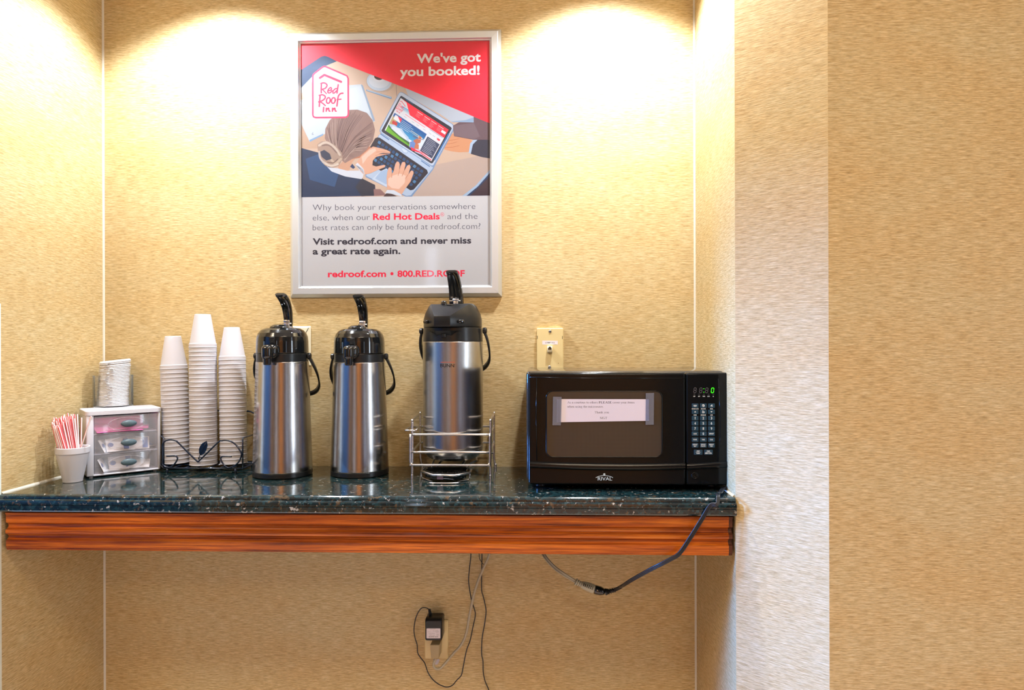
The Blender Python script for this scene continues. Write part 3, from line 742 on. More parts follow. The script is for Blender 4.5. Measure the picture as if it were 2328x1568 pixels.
for k, (x, y, dz, ro, ti, lab) in enumerate([
    (-.02, .022, 0, -5, 0, 'white packet lying flat in the lowest drawer'), (-.052, .026, .014, 70, 66, 'white packet standing on edge in the lowest drawer nearest the straw cup'),
    (-.01, .03, .0145, 6, 68, 'white and blue packet propped upright behind the lowest pull'), (.032, .026, .009, -18, 30, 'white packet tilted in the lowest drawer on the cup side')]):
    packet(0, cxm + x, y, dz, ro, ti, WPK, lab, 'white and blue packets in the lowest drawer', inkc=BLUE if k in (1, 2) else None)

# ------------------------------------------------------------------ lids in a clear acrylic holder on the unit
ht = Vector((base.x, base.y, ZC + HT)); hcx = None
ACR = clear('clear_acrylic', (0.97, 0.98, 0.98), 0.035, (0.9, 0.95, 0.95), 0.02)
ACRE = clear('acrylic_edge', (0.95, 0.97, 0.96), 0.45, (0.92, 0.97, 0.96), 0.05)
pl = aZ(*q5(618, 690), ZC + HT); pr = aZ(*q5(1070, 676), ZC + HT)
hx0 = (pl - ht).dot(e1); hx1 = (pr - ht).dot(e1); hy0 = max(0.006, (pl - ht).dot(e2)); hdep = min(DD - hy0 - 0.001, 0.104)
hz = 72 / px_per_m(pl)
hold = thing('lid_holder', 'clear acrylic lid holder standing on the white drawer unit', 'holder', (ht.x, ht.y, ZC + HT), ang)
b = MB(); t = 0.0028
b.box((hx0, hy0, 0), (hx1, hy0 + hdep, t)); b.build('base_plate', ACRE, hold, world=False)
for nm, lo_, hi_ in (('side_panel', (hx0, hy0, t), (hx0 + t, hy0 + hdep, hz)), ('side_panel', (hx1 - t, hy0, t), (hx1, hy0 + hdep, hz)), ('back_panel', (hx0 + t, hy0 + hdep - t, t), (hx1 - t, hy0 + hdep, hz))):
    b = MB(); b.box(lo_, hi_); sp = b.build(nm, ACR, hold, world=False)
for x in (hx0, hx1 - t):
    b = MB(); b.box((x + .0002, hy0 - 0.0006, t), (x + t - .0002, hy0 - .00005, hz)); b.build('polished_edge', ACRE, hold, world=False)
b = MB(); b.box((hx0 + t, hy0, t), (hx1 - t, hy0 + t, t + 0.012)); b.build('front_stop', ACR, hold, world=False)
LR = 0.0438; LK = 0.915
b = MB(); b.lathe([(r * LK, z) for r, z in ((0, .0036), (.034, .0036), (.0352, .0054), (.0395, .0058), (.0408, .0050), (.0436, .0006), (LR, 0.0), (LR - .0007, 0), (.0428, .0006), (.0402, .0042), (.0392, .0050), (.0358, .0046), (.0345, .0028), (0, .0028))], 56)
for k in range(1):
    tb = rrect(-.004, LR * LK - .001, .004, LR * LK + .004, .002, 3); b.prism([(x, y, 0) for x, y in tb], (0, 0, .0008))
LID0 = b.build('cup_lid', LIDM, loc=(0, 0, 0))
lc = ht + e1 * ((hx0 + hx1) / 2 - 0.0005) + e2 * (hy0 + hdep / 2)
NL = 30; st = 0.00412
P = Vector((lc.x, lc.y, ZC + HT + t + 0.0008)); tilt = 0.0
for k in range(NL):
    j = NL - 1 - k
    o = LID0 if k == 0 else LID0.copy()
    if k: COL.objects.link(o)
    tl = R(6.2) * max(0, (j - 4) / (NL - 5)) ** 1.2; a = R(2.0) * (j / NL)
    x = 0.0062 * (j / (NL - 1)) ** 1.5 + rnd.uniform(-.0003, .0003) * (1 if j > 3 else 0)
    if j == NL - 4: x += 0.0005
    o.location = P + e1 * x + Vector((0, 0, j * st + (0.002 if j >= NL - 2 else 0)))
    o.rotation_euler = (Matrix.Rotation(ang, 3, 'Z') @ Matrix.Rotation(-tl, 3, 'Y') @ Matrix.Rotation(-a, 3, 'X') @ Matrix.Rotation(R(150) + rnd.uniform(-.25, .25), 3, 'Z')).to_euler()
    tag(o, ('white plastic cup lid, %s in the leaning pile in the clear holder' % ORD[k]) if k < NL - 1 else 'white plastic cup lid at the very bottom of the pile in the clear holder', 'lid', 'cup lids piled in the clear holder')

# ------------------------------------------------------------------ airpots
def pot_base(u, v, hw):
    """front contact pixel and half width in pixels -> centre and radius"""
    p = aZ(u, v, ZC); r = 0.07
    for _ in range(6):
        c = Vector((p.x, p.y + r, ZC)); r = hw / px_per_m(c)
    d = (p - CAM); d.z = 0; d.normalize()
    return Vector((p.x + d.x * r, p.y + d.y * r, ZC)), r
def bail(parent, pts, w, th, M):
    """carry handle: a flat band through pts (right half), mirrored"""
    P = smooth_path(pts, 5); full = P + [Vector((-p.x, p.y, p.z)) for p in P[::-1][1:]]
    b = MB(); rows = []
    n = len(full)
    for i, p in enumerate(full):
        t = (full[min(i + 1, n - 1)] - full[max(i - 1, 0)]).normalized()
        out = Vector((p.x, p.y, 0)); out = (out - t * out.dot(t)).normalized() if out.length > 1e-6 else Vector((0, 1, 0))
        s_ = t.cross(out)
        k = 1.0
        rows.append([p + s_ * w * k + out * th, p + s_ * w * k - out * th, p - s_ * w * k - out * th, p - s_ * w * k + out * th])
    b.grid(rows, closed_u=True)
    b.bm.faces.new(b.bm.verts[:4]) if False else None
    for sx in (1, -1):
        b.lathe([(0, -0.004), (0.0075, -0.004), (0.0085, -0.002), (0.0085, 0.004), (0.006, 0.006), (0, 0.006)], 20, (sx * (pts[0][0] + 0.0015), pts[0][1], pts[0][2]), Matrix.Rotation(sx * PI / 2, 4, 'Y'))
    return b.build('carry_handle', M, parent, world=False)
def lever(parent, path, widths, M, th=0.004, x0=0.0):
    """curved pump lever: channel section swept along (y, z) path"""
    n = len(path); rows = []
    for i in range(n):
        y, z = path[i]; a = Vector((0, *path[min(i + 1, n - 1)])) - Vector((0, *path[max(i - 1, 0)])); a.normalize()
        nr = Vector((0, a.z, -a.y)); p = Vector((x0, y, z)); w = widths[i]; X = Vector((1, 0, 0))
        rows.append([p - X * w + nr * th, p - X * w * 0.9 - nr * th * 0.4, p - X * (w * .80) - nr * th * .6, p - X * (w * 0.74) + nr * th * 0.1, p + X * (w * 0.74) + nr * th * 0.1, p + X * (w * .80) - nr * th * .6, p + X * w * 0.9 - nr * th * 0.4, p + X * w + nr * th, p + X * w * 0.6 + nr * th * 1.5, p - X * w * 0.6 + nr * th * 1.5])
    b = MB(); V = b.grid(rows, closed_u=True, smooth=True)
    for q in (V[0][::-1], V[-1]): b.bm.faces.new(q)
    return b.build('pump_lever', M, parent, world=False)
def airpot(u, v, hw, yaw, label, sc=1.0):
    C, r = pot_base(u, v, hw)
    t = thing('airpot', label, 'airpot', C, R(yaw), 'airpots standing on the counter')
    k = r / 0.0815; kz = sc
    b = MB(); b.lathe([(0, 0.002), (0.070, 0.002), (0.072, 0), (0.0785, 0), (0.0812, 0.003), (0.0812, 0.0135), (0.080, 0.0145), (0, 0.0145)], 64)
    b.build('base_ring', BLACKM, t, world=False)
    b = MB(); b.lathe([(0.060, 0.0145), (0.0808, 0.0145), (0.0810, 0.016), (0.0715, 0.3055), (0.0712, 0.3065), (0.066, 0.3066)], 96)
    b.build('steel_body', STEEL, t, world=False)
    b = MB(); b.lathe([(0.066, 0.3060), (0.0700, 0.3062), (0.0706, 0.307), (0.0700, 0.3285), (0.0690, 0.3295), (0.066, 0.3296)], 72)
    b.build('collar', BLACKM, t, world=False)
    b = MB(); b.lathe([(0.066, 0.3302), (0.0705, 0.3302), (0.0712, 0.331), (0.0705, 0.362), (0.0690, 0.374), (0.0650, 0.3840), (0.0585, 0.3915), (0.049, 0.3965), (0.036, 0.3985), (0, 0.3992)], 80)
    ld = b.build('lid', BLACKP, t, world=False)
    b = MB(); b.lathe([(0.026, 0), (0.0245, 0.004), (0.018, 0.0075), (0.008, 0.0095), (0, 0.0098)], 40, (0, -0.022, 0.3978)); b.build('top_button', BLACKP, ld, world=False)
    b = MB()
    for z in range(5): b.box((-0.006, -0.0745, 0.356 + z * 0.0032), (0.006, -0.069, 0.3584 + z * 0.0032), 0.0006)
    b.box((-0.0065, -0.0735, 0.353), (0.0065, -0.066, 0.373), 0.001); b.build('locking_slide', BLACKM, ld, world=False)
    # spout: neck out of the lid and a drooping nozzle
    b = MB()
    b.box((-0.0205, -0.098, 0.318), (0.0205, -0.060, 0.353), 0.012, 4)
    b.box((-0.0135, -0.118, 0.314), (0.0135, -0.088, 0.352), 0.010, 4)
    b.lathe([(0.0075, 0.300), (0.0105, 0.3015), (0.012, 0.318), (0, 0.32)], 28, (0, -0.104, 0)); b.lathe([(0, 0.306), (0.0075, 0.306), (0.0075, 0.300)], 28, (0, -0.104, 0))
    b.build('spout', BLACKP, t, world=False)
    lv = lever(t, [(0.041, 0.397), (0.042, 0.409), (0.041, 0.424), (0.037, 0.440), (0.029, 0.456), (0.016, 0.470), (-0.002, 0.481), (-0.016, 0.486)], [0.012, 0.0125, 0.013, 0.0138, 0.0146, 0.0154, 0.0162, 0.0150], BLACKP)
    b = MB(); b.box((-0.0075, 0.030, 0.398), (0.0075, 0.0375, 0.416), 0.001); b.box((-0.0085, 0.028, 0.414), (0.0085, 0.037, 0.4205), 0.001)
    b.tube([(-0.0125, 0.034, 0.411), (0.0125, 0.034, 0.411)], 0.0018, 12)
    b.lathe([(0, 0.405), (0.012, 0.403), (0.017, 0.398), (0.018, 0.395), (0, 0.395)], 28, (0.0, 0.043, 0)); b.build('hinge', CHROME, lv, world=False)
    bail(t, [(0.0745, 0, 0.322), (0.082, 0.008, 0.305), (0.0885, 0.020, 0.284), (0.0905, 0.036, 0.262), (0.085, 0.058, 0.238), (0.066, 0.080, 0.220), (0.036, 0.092, 0.212), (0.0, 0.096, 0.210)], 0.0065, 0.0022, BLACKM)
    t.scale = (k, k, kz)
    return t
airpot(643, 1090.5, 65.5, -1, 'steel and black airpot standing beside the foam cup stacks', 0.992)
airpot(818, 1088.5, 65.2, -1, 'steel and black airpot standing alone on the stone, between another airpot and the rack', 0.985)

# third airpot: taller faceted lid, stands in the wire rack
YC3 = -0.108; c3 = aY(1030, 900, YC3); C3 = Vector((c3.x, YC3, ZC + 0.0418)); s3 = px_per_m(C3); r3 = 68.0 / s3
zv = lambda v: aY(1030, v, YC3).z - C3.z
t3 = thing('airpot', 'tall lettered steel airpot with faceted matt lid, standing in the chrome wire rack', 'airpot', C3, R(-10))
zS, zT = zv(1015), zv(776.5)
b = MB(); b.lathe([(0, 0.0), (0.050, 0.0), (0.060, 0.002), (0.070, 0.008), (r3 * 0.955, 0.017), (r3 * 0.99, 0.026), (r3, zS - 0.0006), (r3 - 0.0007, zS), (r3, zS + 0.0006), (r3, zT - 0.0005), (r3 - 0.001, zT), (r3 * 0.9, zT)], 96)
b.build('steel_body', STEEL3, t3, world=False)
z45, z25, z95, z90 = zv(745), zv(726), zv(696), zv(691)
b = MB(); b.lathe([(r3 * 0.9, zT + 0.0003), (r3 - 0.0004, zT + 0.0003), (r3 - 0.0002, zT + 0.002), (r3 * 0.982, z45 - 0.001), (r3 * 0.97, z45 - 0.0004), (r3 * 0.9, z45)], 72); b.build('collar', BLACKM, t3, world=False)
b = MB(); fx = 0.0215; zl = z45 + 0.0006
rr_ = r3 * 0.972
pts = [(-fx, -0.096, zl), (fx, -0.096, zl), (-fx, -0.096, zv(721)), (fx, -0.096, zv(721))]
for k in range(40):
    a = 2 * PI * k / 40; x, y = math.cos(a), math.sin(a)
    pts += [(rr_ * x, rr_ * y, zl), (rr_ * x, rr_ * y, z25), (rr_ * 0.945 * x, rr_ * 0.945 * y, zv(713))]
    if y > -0.35: pts.append((r3 * 0.70 * x, r3 * 0.70 * y, z90)); pts.append((r3 * 0.80 * x, r3 * 0.80 * y, zv(697)))
pts += [(-0.050, -0.036, z90 - 0.002), (0.056, -0.036, z90 - 0.002)]
tb = bmesh.new()
for p in pts: tb.verts.new(p)
r_ = bmesh.ops.convex_hull(tb, input=tb.verts[:]); bmesh.ops.dissolve_limit(tb, angle_limit=R(7), verts=tb.verts[:], edges=tb.edges[:])
bmesh.ops.bevel(tb, geom=[e for e in tb.edges if e.is_manifold and e.calc_face_angle() > R(22)], offset=0.0014, segments=2, profile=0.5, affect='EDGES')
b.merge(tb, smooth=False); lid3 = b.build('lid', BLACKM, t3, world=False)
for p_ in lid3.data.polygons: p_.use_smooth = p_.area < 2.2e-4
lid3.data.set_sharp_from_angle(angle=R(24))
b = MB()
pl_ = [(-fx, -0.0925), (fx, -0.0925), (0.071, -0.036), (0.060, -0.01), (-0.060, -0.01), (-0.071, -0.036)]
top = [Vector((x, y, zv(753))) for x, y in pl_]; bot = [Vector((x * 0.9, y * 0.80 - 0.012 * 0, zv(766) if abs(x) < 0.03 else zv(757))) for x, y in pl_]
b.grid([top + [top[0]], bot + [bot[0]]], smooth=False); b.bm.faces.new([b.bm.verts.new(p) for p in bot]); b.bm.faces.new([b.bm.verts.new(p) for p in top[::-1]])
b.lathe([(0, zv(760)), (0.0065, zv(760)), (0.0065, zv(767)), (0.004, zv(767)), (0.004, zv(764)), (0, zv(764))], 24, (0, -0.079, 0)); b.build('spout', BLACKM, lid3, world=False)
for x, y, rz in ((-0.0525, -0.0665, -46), (0.0440, -0.0745, 40)):
    b = MB(); b.box((-0.0085, -0.006, -0.0045), (0.0085, 0.006, 0.0045), 0.003, 3, Matrix.Translation((x, y, zv(733))) @ Matrix.Rotation(R(rz), 4, 'Z')); b.build('lid_latch', BLACKP, lid3, world=False)
b = MB(); b.lathe([(0, 0), (0.008, 0), (0.0085, 0.010), (0.0075, 0.0155), (0.004, 0.018), (0, 0.0185)], 24, (-0.014, -0.034, z90 - 0.011)); b.lathe([(0.019, 0.0), (0.020, 0.002), (0.012, 0.003), (0, 0.003)], 28, (0.004, -0.026, z90 - 0.006)); b.build('top_button', BLACKP, lid3, world=False)
zb3, zt3 = zv(695), zv(618)
hh = zt3 - zb3
lv = lever(t3, [(0.030, zb3 - 0.006), (0.030, zb3 + hh * .12), (0.027, zb3 + hh * .3), (0.021, zb3 + hh * .5), (0.011, zb3 + hh * .7), (-0.001, zb3 + hh * .88), (-0.008, zb3 + hh * .95), (-0.013, zb3 + hh * 0.975)], [0.0205, 0.0205, 0.0200, 0.0192, 0.0182, 0.0172, 0.0165, 0.0156], BLACKP, 0.0045)
b = MB(); b.box((-0.003, 0.014, zb3 - 0.004), (0.010, 0.021, zb3 + 0.016), 0.001); b.box((-0.005, 0.012, zb3 + 0.014), (0.012, 0.021, zb3 + 0.020), 0.001); b.tube([(-0.016, 0.018, zb3 + 0.0145), (0.016, 0.018, zb3 + 0.0145)], 0.0019, 12); b.build('hinge', CHROME, lv, world=False)
zp = zv(752)
bail(t3, [(r3 + 0.006, 0, zp), (r3 + 0.0125, 0.006, zp - 0.02), (r3 + 0.0155, 0.016, zp - 0.045), (r3 + 0.0125, 0.034, zp - 0.075), (r3 - 0.002, 0.056, zp - 0.095), (0.056, 0.076, zp - 0.108), (0.028, 0.087, zp - 0.114), (0, 0.090, zp - 0.116)], 0.0062, 0.0024, BLACKM)
def cyl(u, v, y):  # pixel -> point on the flask wall
    d = ray(u, v); o = CAM - C3; A = d.x ** 2 + d.y ** 2; B = 2 * (o.x * d.x + o.y * d.y); rr = r3 + 0.0003 + (YC3 - y); Cc = o.x ** 2 + o.y ** 2 - rr * rr
    return CAM + d * ((-B - math.sqrt(B * B - 4 * A * Cc)) / (2 * A))
fl = Flat(YC3); fl.surf = cyl
fl.text('BUNN', 1000.8, 834.4, 1032.5, 834.6, 7.4, (24, 22, 22), 0.012)
fl.stroke([(1001.2, 823.2), (1012, 823.2), (1023, 823.2), (1033.8, 823.3)], 0.9, (206, 84, 58), caps=False)
fl.poly(ell(1034.2, 828, 0.7, 0.7, 10), (24, 22, 22))
lg = fl.mb.build('printed_logo', fl.mats, t3, world=True, recalc=False)
lg.data.transform(Matrix.Rotation(R(10), 4, 'Z'))

# ------------------------------------------------------------------ chrome wire rack and drip tray
YR, YU, YB3 = -0.184, -0.199, -0.0190
def q4(x, y, Y): return aY(900 + x / 8.712, 930 + y / 8.712, Y)
rack = thing('airpot_rack', 'chrome wire rack holding the tall lettered airpot and drip tray', 'rack', (C3.x, -0.11, ZC))
wq = 0.0029
def foot(p): return Vector((p.x, p.y, ZC))
for (fx_, ftop, fbot, bx_, btop, bbot) in ((325, 215, 1375, 482, 160, 1110), (1872, 215, 1385, 1945, 145, 1180)):
    a0 = q4(fx_, fbot, YR); a1 = q4(fx_ + 2, ftop + 30, YR); k0 = q4(bx_, btop + 30, YB3)
    kb = Vector((k0.x + (0.004 if bx_ > 1000 else 0.006), YB3, ZC)); zt_ = max(a1.z, k0.z) + 0.004
    pth = smooth_path([foot(a0), Vector((a0.x, YR, ZC + 0.03)), Vector((a1.x, YR, a1.z - 0.02)), Vector((a1.x, YR, zt_ - 0.003)), Vector((a1.x + (k0.x - a1.x) * .08, YR + 0.006, zt_)), Vector((k0.x, YB3 - 0.006, zt_)), Vector((k0.x, YB3, zt_ - 0.004)), Vector((k0.x, YB3, ZC + 0.06)), Vector((k0.x, YB3, ZC + 0.03)), kb], 4)
    b = MB(); b.tube(pth, wq); b.build('side_frame', CHROME, rack)
    for p in (foot(a0), kb):
        b = MB(); b.lathe([(0, 0.0), (0.0036, 0.0), (0.0036, 0.011), (0, 0.011)], 16, tuple(p)); b.build('foot_cap', CHROME, rack)
# front U
uL, uR = q4(287, 700, YU), q4(1862, 700, YU); zu0 = q4(1000, 1108, YU).z; zu1 = q4(287, 490, YU).z; zu2 = q4(1862, 480, YU).z
b = MB(); b.tube(smooth_path([(uL.x, YU, zu1), (uL.x, YU, zu0 + 0.012), (uL.x + 0.002, YU, zu0 + 0.004), (uL.x + 0.006, YU, zu0 + .0006), (uL.x + 0.014, YU, zu0), (uR.x - 0.014, YU, zu0), (uR.x - 0.006, YU, zu0 + .0006), (uR.x - .002, YU, zu0 + 0.004), (uR.x, YU, zu0 + 0.012), (uR.x, YU, zu2)], 5), wq); b.build('front_frame', CHROME, rack)
# two hoops around the flask
for yl, yr, yb in ((495, 508, 340), (850, 853, 652)):
    zf_ = q4(1000, (yl + yr) / 2, YU + 0.003).z
    xl_, xr_ = q4(312, yl, YU + .003).x, q4(1850, yr, YU + .003).x
    c = 0.010
    xbr = q4(1940, 400, YB3).x; xbl = q4(478, 400, YB3).x
    loop = [(xl_ + c, YU + .003, zf_), (xr_ - c, YU + .003, zf_), (xr_ - 0.002, YU + .005, zf_), (xr_, YU + .003 + c, zf_), (xbr, YB3 - c, zf_), (xbr - 0.003, YB3 - 0.003, zf_), (xbr - c, YB3, zf_), (xbl + c, YB3, zf_), (xbl + 0.003, YB3 - .003, zf_), (xbl, YB3 - c, zf_), (xl_, YU + .003 + c, zf_), (xl_ + 0.002, YU + .005, zf_)]
    b = MB(); b.tube(loop, 0.0029, closed=True); b.build('hoop', CHROME, rack)
# little catch sticking out on the drawer side
pA, pB = q4(385, 420, YR - 0.006), q4(175, 418, YR - 0.006); pC = q4(300, 345, -0.10)
b = MB(); b.tube([pA, pB + Vector((0.003, 0, 0)), pB + Vector((0.0005, 0.003, 0)), Vector((pB.x, -0.11, pA.z)), Vector((pB.x + 0.003, -0.107, pA.z)), Vector((q4(478, 400, YB3).x - 0.012, -0.107, pA.z)), Vector((pA.x - .002, -0.12, pA.z)), pA + Vector((0, 0.003, 0))], 0.0021); b.build('catch_loop', CHROME, rack)
# bearing wires under the flask and struts to the tray ring
ZR = ZC + 0.0205
ring = [aZ(900 + x / 8.712, 930 + y / 8.712, ZR) for x, y in ((740, 1303), (1160, 1313), (1468, 1258), (1490, 1195), (1400, 1165), (690, 1165), (565, 1172), (502, 1228))]
zw = C3.z - ZC - 0.0038 + ZC
for i, (x0_, x1_, tx_) in enumerate(((655, 690, 4.9), (835, 800, 4.6), (1310, 1290, 4.35), (1530, 1480, 4.1))):
    pu = q4(x0_, 1100, YU); a, b_ = ring[4], ring[5]; tt = (tx_ - 4); tgt = a.lerp(b_, {4.9: 0.97, 4.6: 0.84, 4.35: 0.16, 4.1: 0.02}[tx_])
    b = MB(); b.tube(smooth_path([(pu.x, YB3, zw + 0.0003), (pu.x, -0.085, zw + .0003), (pu.x, -0.108, zw - 0.002), ((pu.x + tgt.x) / 2, (-0.108 + tgt.y) / 2 - 0.002, (zw + ZR) / 2 + 0.002), tgt + Vector((0, 0.001, 0))], 5), 0.0027); b.build('bearing_wire', CHROME, rack)
b = MB(); b.tube([(q4(482, 1100, YB3).x, YB3, zw + 0.004), (q4(1945, 1100, YB3).x, YB3, zw + 0.004)], 0.0024); b.build('rear_bar', CHROME, rack)
b = MB(); b.tube(ring, 0.0030, closed=True); b.build('tray_ring', CHROME, rack)
cen = sum(ring, Vector()) / 8
p0, p1 = aZ(900 + 690 / 8.712, 930 + 1462 / 8.712, ZC + 0.0025), aZ(900 + 1225 / 8.712, 930 + 1460 / 8.712, ZC + 0.0025)
b = MB(); b.tube(smooth_path([ring[7], ring[7] + Vector((0.001, 0, -0.012)), Vector((ring[7].x + 0.006, ring[7].y, ZC + 0.0024)), Vector((p0.x, p0.y + 0.02, ZC + 0.0024)), p0, p1, Vector((p1.x, p1.y + 0.02, ZC + 0.0024)), Vector((ring[2].x - 0.006, ring[2].y, ZC + 0.0024)), ring[2] + Vector((-0.001, 0, -0.012)), ring[2]], 4), 0.0019); b.build('under_wire', CHROME, rack)
tray = thing('drip_tray', 'small black octagonal drip tray hanging in the front ring of the wire rack', 'tray', (cen.x, cen.y, ZC + 0.005))
def octo(k, z): return [Vector((cen.x + (p.x - cen.x) * k, cen.y + (p.y - cen.y) * k, z)) for p in ring]
b = MB(); rows = [octo(0.77, ZC + 0.0052), octo(0.83, ZC + 0.0065), octo(0.85, ZR + 0.0015), octo(0.885, ZR + 0.0035), octo(0.87, ZR + 0.0042), octo(0.825, ZR + 0.0030), octo(0.80, ZC + 0.0098), octo(0.79, ZC + 0.0090)]
V = b.grid(rows, closed_u=True, smooth=False); b.bm.faces.new(V[0][::-1]); b.bm.faces.new(V[-1]); b.build('tray_body', BLACKP, tray)
b = MB()
for k in range(-2, 3): b.tube([(cen.x + k * 0.014, cen.y - 0.030, ZC + 0.0125), (cen.x + k * 0.014, cen.y + 0.030, ZC + 0.0125)], 0.0011, 6)
for k in (-1, 0, 1): b.tube([(cen.x - 0.048, cen.y + k * 0.018, ZC + 0.0118), (cen.x + 0.048, cen.y + k * 0.018, ZC + 0.0118)], 0.0011, 6)
b.build('grille', BLACKM, tray)
f0, f1 = octo(0.8515, ZR)[0], octo(0.8515, ZR)[1]
e = (f1 - f0); b = MB()
q = [f0 + e * 0.10, f0 + e * 0.44]; dn = Vector((0, 0, -0.0105)); nn = Vector((0, -0.0006, -0.0015))
b.face([q[0] + nn, q[1] + nn, q[1] + nn + dn, q[0] + nn + dn], 0); b.face([q[0] + nn * 1.1 + Vector((0.002, -.0002, -.002)), q[0] + nn * 1.1 + Vector((0.007, -.0002, -.004)), q[0] + nn * 1.1 + Vector((0.006, -.0002, -.009)), q[0] + nn * 1.1 + Vector((0.003, -.0002, -.008))], 1)
b.build('sticker', [mat('lilac_sticker', rgb=(170, 150, 175), rough=0.4), mat('sticker_dark', rgb=(60, 48, 70), rough=0.4)], tray)

# ------------------------------------------------------------------ microwave
YM = -0.315                                  # plane of its front
def qm(x, y): return 1180 + x / 3.337, 730 + y / 3.337
def mx(x, y, Y=None): return aY(*qm(x, y), YM if Y is None else Y)
pTL, pBR = mx(70, 392), mx(1590, 1243)
x0, x1, z1, z0 = pTL.x, pBR.x, pTL.z, ZC + 0.0125
z0 = max(z0, mx(800, 1243).z)
mw = thing('microwave_oven', 'black microwave oven on the counter by the right-hand wall, paper note taped to its door', 'microwave', ((x0 + x1) / 2, -0.165, ZC))
CASE = mat('black_painted_steel', lin=(0.02, 0.02, 0.021), rough=0.12, spec=0.6, coat=0.6)
b = MB(); b.box((x0 - 0.0055, YM + 0.030, z0 + 0.004), (x1 - 0.001, -0.006, z1 + 0.0028), 0.008, 3); b.build('case', CASE, mw)
# door front: outer slab with a sunken panel, window opening framed
zd0, zd1 = z0, z1; xd = mx(1266, 800).x
def loopY(pts, Y): return [Vector((x, Y, z)) for x, z in pts]
def panel(name, xa, xb, za, zb, r, lip=0.0035):
    b = MB(); o = rrect(xa, za, xb, zb, r, 4)
    def ins(d): return rrect(xa + d, za + d, xb - d, zb - d, max(r - d, 0.0008), 4)
    rows = [loopY(o, YM + 0.032), loopY(o, YM + 0.004), loopY(ins(0.0012), YM + 0.0012), loopY(ins(0.004), YM)]
    b.grid(rows, closed_u=True); b.bm.faces.new([b.bm.verts.new(p) for p in rows[-1]]); b.bm.faces.new([b.bm.verts.new(p) for p in rows[0][::-1]])
    return b.build(name, BLACKF, mw)
door = panel('door', x0, xd - 0.0006, zd0, zd1, 0.006)
ctrl = panel('control_panel', xd + 0.0006, x1, zd0, zd1, 0.006)
def px_loop(pts, Y): return [aY(*qm(x, y), Y) for x, y in pts]
# raised surround lines on the door and the belly band below the window
b = MB(); n = 14; rows = []
for i in range(n + 1):
    t = i / n; x = 78 + (1262 - 78) * t; s_ = 4 * t * (1 - t)
    yA = 1062 + 20 * t * 0.6 + 14 * s_ * 0.6; yB = 1112 + 14 * t + 16 * s_ * 0.8
    rows.append([mx(x, yA, YM - 0.0002), mx(x, yA + 4, YM - 0.0035), mx(x, yB - 6, YM - 0.0050), mx(x, yB, YM - 0.0002)])
b.grid(rows); b.build('belly_band', BLACKF, door)
b = MB(); rows = []
for i in range(9):
    t = i / 8; x = 1274 + (1588 - 1274) * t
    yA = 1082 - 22 * t; yB = 1128 - 20 * t
    rows.append([mx(x, yA, YM - 0.0002), mx(x, yA + 4, YM - 0.0030), mx(x, yB - 6, YM - 0.0045), mx(x, yB, YM - 0.0002)])
b.grid(rows); b.build('belly_band', BLACKF, ctrl)
b = MB()
b.tube([mx(134, 430, YM), mx(130, 700, YM), mx(135, 1056, YM)], 0.0012, 8); b.build('edge_line', BLACKF, door); b = MB(); b.tube([mx(1512, 435, YM), mx(1528, 700, YM), mx(1528, 860, YM), mx(1508, 1058, YM)], 0.0012, 8); b.build('edge_line', BLACKF, ctrl)
b = MB(); b.tube([mx(78, 424, YM), mx(500, 432, YM), mx(1262, 432, YM)], 0.0010, 8); b.build('edge_line', BLACKF, door)
# window
GL = mat('oven_window_glass', lin=(0.05, 0.040, 0.032), rough=0.07, spec=0.5); nt = GL.node_tree
v = mapping(nt, 'Object', (1, 0, 1)); vo = tex(nt, 'Voronoi', v, Scale=640.0); vo.inputs['Randomness'].default_value = 0.0
cc = ramp(nt, vo.outputs['Distance'], [(0.25, (0.030, 0.026, 0.021)), (0.45, (0.060, 0.051, 0.040))]); nt.links.new(cc, nt.nodes['Principled BSDF'].inputs['Base Color'])
wo = rrect(212, 535, 1081, 1026, 46, 6)
b = MB(); b.bm.faces.new([b.bm.verts.new(p) for p in px_loop(wo, YM - 0.0006)]); win = b.build('window', GL, door)
b = MB(); A_ = px_loop(rrect(203, 526, 1090, 1035, 52, 6), YM - 0.0002); B_ = px_loop(rrect(207, 530, 1086, 1031, 49, 6), YM - 0.0022); C_ = px_loop(wo, YM - 0.0008)
b.grid([A_, B_, C_], closed_u=True); b.build('window_rim', BLACKF, win)
# logo
fl = Flat(YM); LG = (205, 222, 226)
fl.text('RIVAL', *qm(597, 1207), *qm(706, 1207), 7.4, LG, 0.012)
fl.stroke([qm(x, y) for x, y in ((583, 1186), (604, 1176), (630, 1171), (652, 1170), (680, 1174), (700, 1180), (711, 1187))], 1.2, LG)
fl.poly(ell(*qm(647, 1161), 2.5, 2.5, 18), LG)
fl.build('maker_logo', door)
